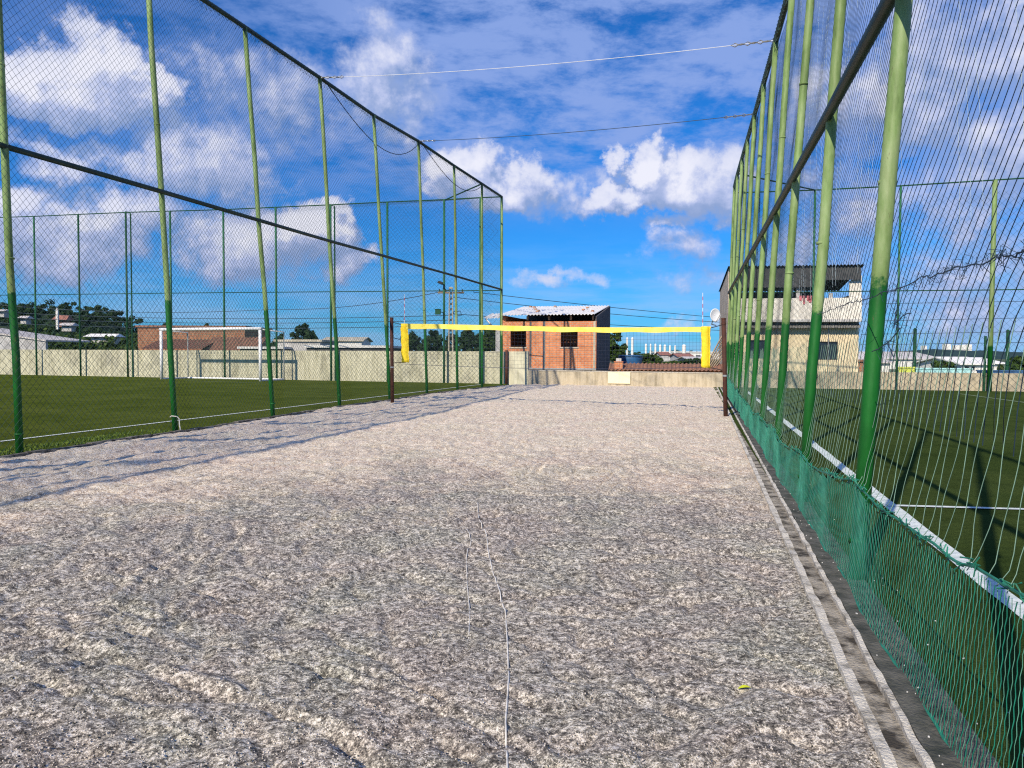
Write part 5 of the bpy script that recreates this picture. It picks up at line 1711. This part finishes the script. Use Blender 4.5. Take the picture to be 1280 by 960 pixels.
# right side distance
def ridge(name, x0_, x1_, Y, hbase, amp, mat):
    mb_ = MB(); n_ = 90; dep = 120
    for k in range(n_ + 1):
        x = x0_ + (x1_ - x0_) * k / n_
        h = hbase + amp * mnoise.fractal(Vector((x * .012, Y * .01, 0)), .8, 2.1, 4) + 1.2 * mnoise.noise(Vector((x * .15, 0, 3)))
        e_ = min(1, 6 * k / n_, 6 * (1 - k / n_)); h = max(.2, h * e_)
        mb_.v += [(x, Y - dep, -1), (x, Y - dep * .4, h * .75), (x, Y, h), (x, Y + dep, -1)]
    for k in range(n_):
        for j in range(3):
            a_ = k * 4 + j; mb_.f.append((a_, a_ + 1, a_ + 5, a_ + 4))
    return tag(mb_.build(name, mat, smooth=True), kind='structure')


ridge('distant_hills', 250, 1000, 700, 7.0, 2.2, M['farhill'])
ridge('horizon_hills', -900, 500, 1300, 5.5, 7, M['farhill'])
for px, wpx, yt, lab in ((1189, 7, 430, 'white high-rise block on the far right horizon, leftmost of the cluster'), (1197, 5, 431.5, 'white high-rise block, second of the cluster on the far right horizon'),
                         (1205, 6, 431, 'white high-rise block, third of the cluster on the far right horizon'), (1213, 7, 430.5, 'white high-rise block, rightmost of the cluster on the horizon'), (1159, 4, 432, 'lone pale high-rise block left of the cluster')):
    c_ = D(px, yt, 950); Wb = wpx / F_PX * 900
    o = empty('high_rise', (c_.x - Wb / 2, 950 + px % 7, 0), label=lab, cat='building', group='high-rise blocks on the far horizon')
    MB().box(0, 0, -1, Wb, 8, c_.z).build('tower', M['white'], o)
    mb = MB()
    for k in range(5): mb.box(.3, -.15, 2 + k * 2.1, Wb - .3, -.02, 2.7 + k * 2.1)
    mb.build('window_band', M['offwhite'], o)

block('warehouse', 1078, 1176, 449, 95, 14, M['white'], M['paleroof'], 'wide warehouse with pale pinkish roof right of the two-storey house', .9)
block('white_building', 1202, 1236, 456, 62, 7, M['white'], M['white_roof'], 'white building with two dark windows behind the cyan wall', .55, [(.12, .28, .45, .85), (.36, .5, .45, .85)])
block('white_building', 1232, 1252, 455, 70, 7, M['white'], M['white_roof'], 'small white building right of the thick fence post', .5)
block('brick_shed', 1070, 1083, 452, 60, 4, M['brick2'], M['tile'], 'narrow brick shed at the right corner of the two-storey house', None)
block('white_building', 1082, 1112, 454, 70, 7, M['white'], M['paleroof'], 'white building with grey roof behind the nearest right post', .6)

# ------------------------------------------------------------------ utility pole, lamp, wires
up0 = D(563.5, 470, 44)
upo = empty('utility_pole', (up0.x, up0.y, -.1), label='concrete utility pole with stepped holes left of the brick house', cat='utility pole')
zt = D(563, 357, 44).z
mb = MB()
mb.hexa([(-.17, -.12, 0), (-.09, -.12, 0), (-.09, .12, 0), (-.17, .12, 0), (-.11, -.09, zt), (-.06, -.09, zt), (-.06, .09, zt), (-.11, .09, zt)])
mb.hexa([(.09, -.12, 0), (.17, -.12, 0), (.17, .12, 0), (.09, .12, 0), (.06, -.09, zt), (.11, -.09, zt), (.11, .09, zt), (.06, .09, zt)])
for k in range(18):
    z_ = .1 + k * (zt - .2) / 17; w_ = .09 - .03 * k / 17
    mb.box(-w_ + .002, -.085, z_, w_ - .002, .085, z_ + .12)
mb.build('shaft', M['lowplaster'], upo)
MB().box(-.75, -.06, zt - .35, .75, .06, zt - .25).build('cross_arm', M['wood'], upo)
for x in (-.65, -.3, .3, .65):
    MB().tube([(x, 0, zt - .248), (x, 0, zt - .1)], .045, 8, r2=.03).build('insulator', M['dark'], upo)
MB().tube([(.1, -.05, zt - 1.4), (.55, -.12, zt - 1.35), (.62, -.12, zt - 1.6), (.3, -.12, zt - 1.62), (.1, -.05, zt - 1.4)], .02, 5).build('cable_loop', M['black'], upo)
# box on the far fence post and floodlight above
fp = FL[11][0]
q = D(547.5, 390, fp.y - .2)
bx = empty('control_box', q, label='dark green box mounted on the far fence post beside the utility pole', cat='box')
MB().box(-.13, -.12, -.12, .13, .1, .12).build('case', M['farpost_dark'], bx)
MB().box(-.15, -.14, .122, .15, .12, .14).build('lid', M['farpost_dark'], bx)
MB().tube([(0, 0.1, 0), (.28, .22, 0)], .02, 5).build('bracket', M['farpost_dark'], bx)
q = D(551, 353.5, fp.y - .25)
fl = empty('floodlight', q, label='dark floodlight mounted high on the far fence post beside the utility pole', cat='floodlight')
MB().hexa([(-.16, -.14, .0), (.06, -.14, -.1), (.06, .12, -.1), (-.16, .12, 0), (-.10, -.1, .1), (.12, -.1, .02), (.12, .1, .02), (-.10, .1, .1)]).build('housing', M['black'], fl)
MB().tube([(.08, 0, -.02), (.16, .05, -.2), (.2, .2, -.3)], .02, 5).build('bracket', M['farpost_dark'], fl)

ptop = Vector((up0.x, up0.y, zt - .4))
wires = [((591, 365, 44), (960, 402, 60), 'power wire from the utility pole passing over the brick house', .1),
         ((563, 362, 44), (345, 386.5, 55), 'power wire rising from the left to the utility pole', .35),
         ((345, 386.5, 55), (-80, 372, 60), 'power wire continuing left above the high wall', .6),
         ((563, 394, 44), (-80, 384, 62), 'telephone wire, upper one running left from the utility pole', .5),
         ((563, 407, 44), (-80, 399, 62), 'telephone wire, lowest one running left from the utility pole', .4),
         ((563, 400, 44), (-80, 391, 62), 'telephone wire, middle one running left from the utility pole', .45),
         ((563, 392, 44), (990, 416, 62), 'telephone wire running right behind the brick house', .15),
         ((563, 371, 44), (990, 407, 62), 'thin wire above the brick house roof towards the two-storey house', .25)]
for (a_, c_, lab, sg) in wires:
    cable('overhead_wire', D(*a_), D(*c_), sg, .020, M['wire'], lab, 'wire', 'overhead wires around the utility pole', chain=False)
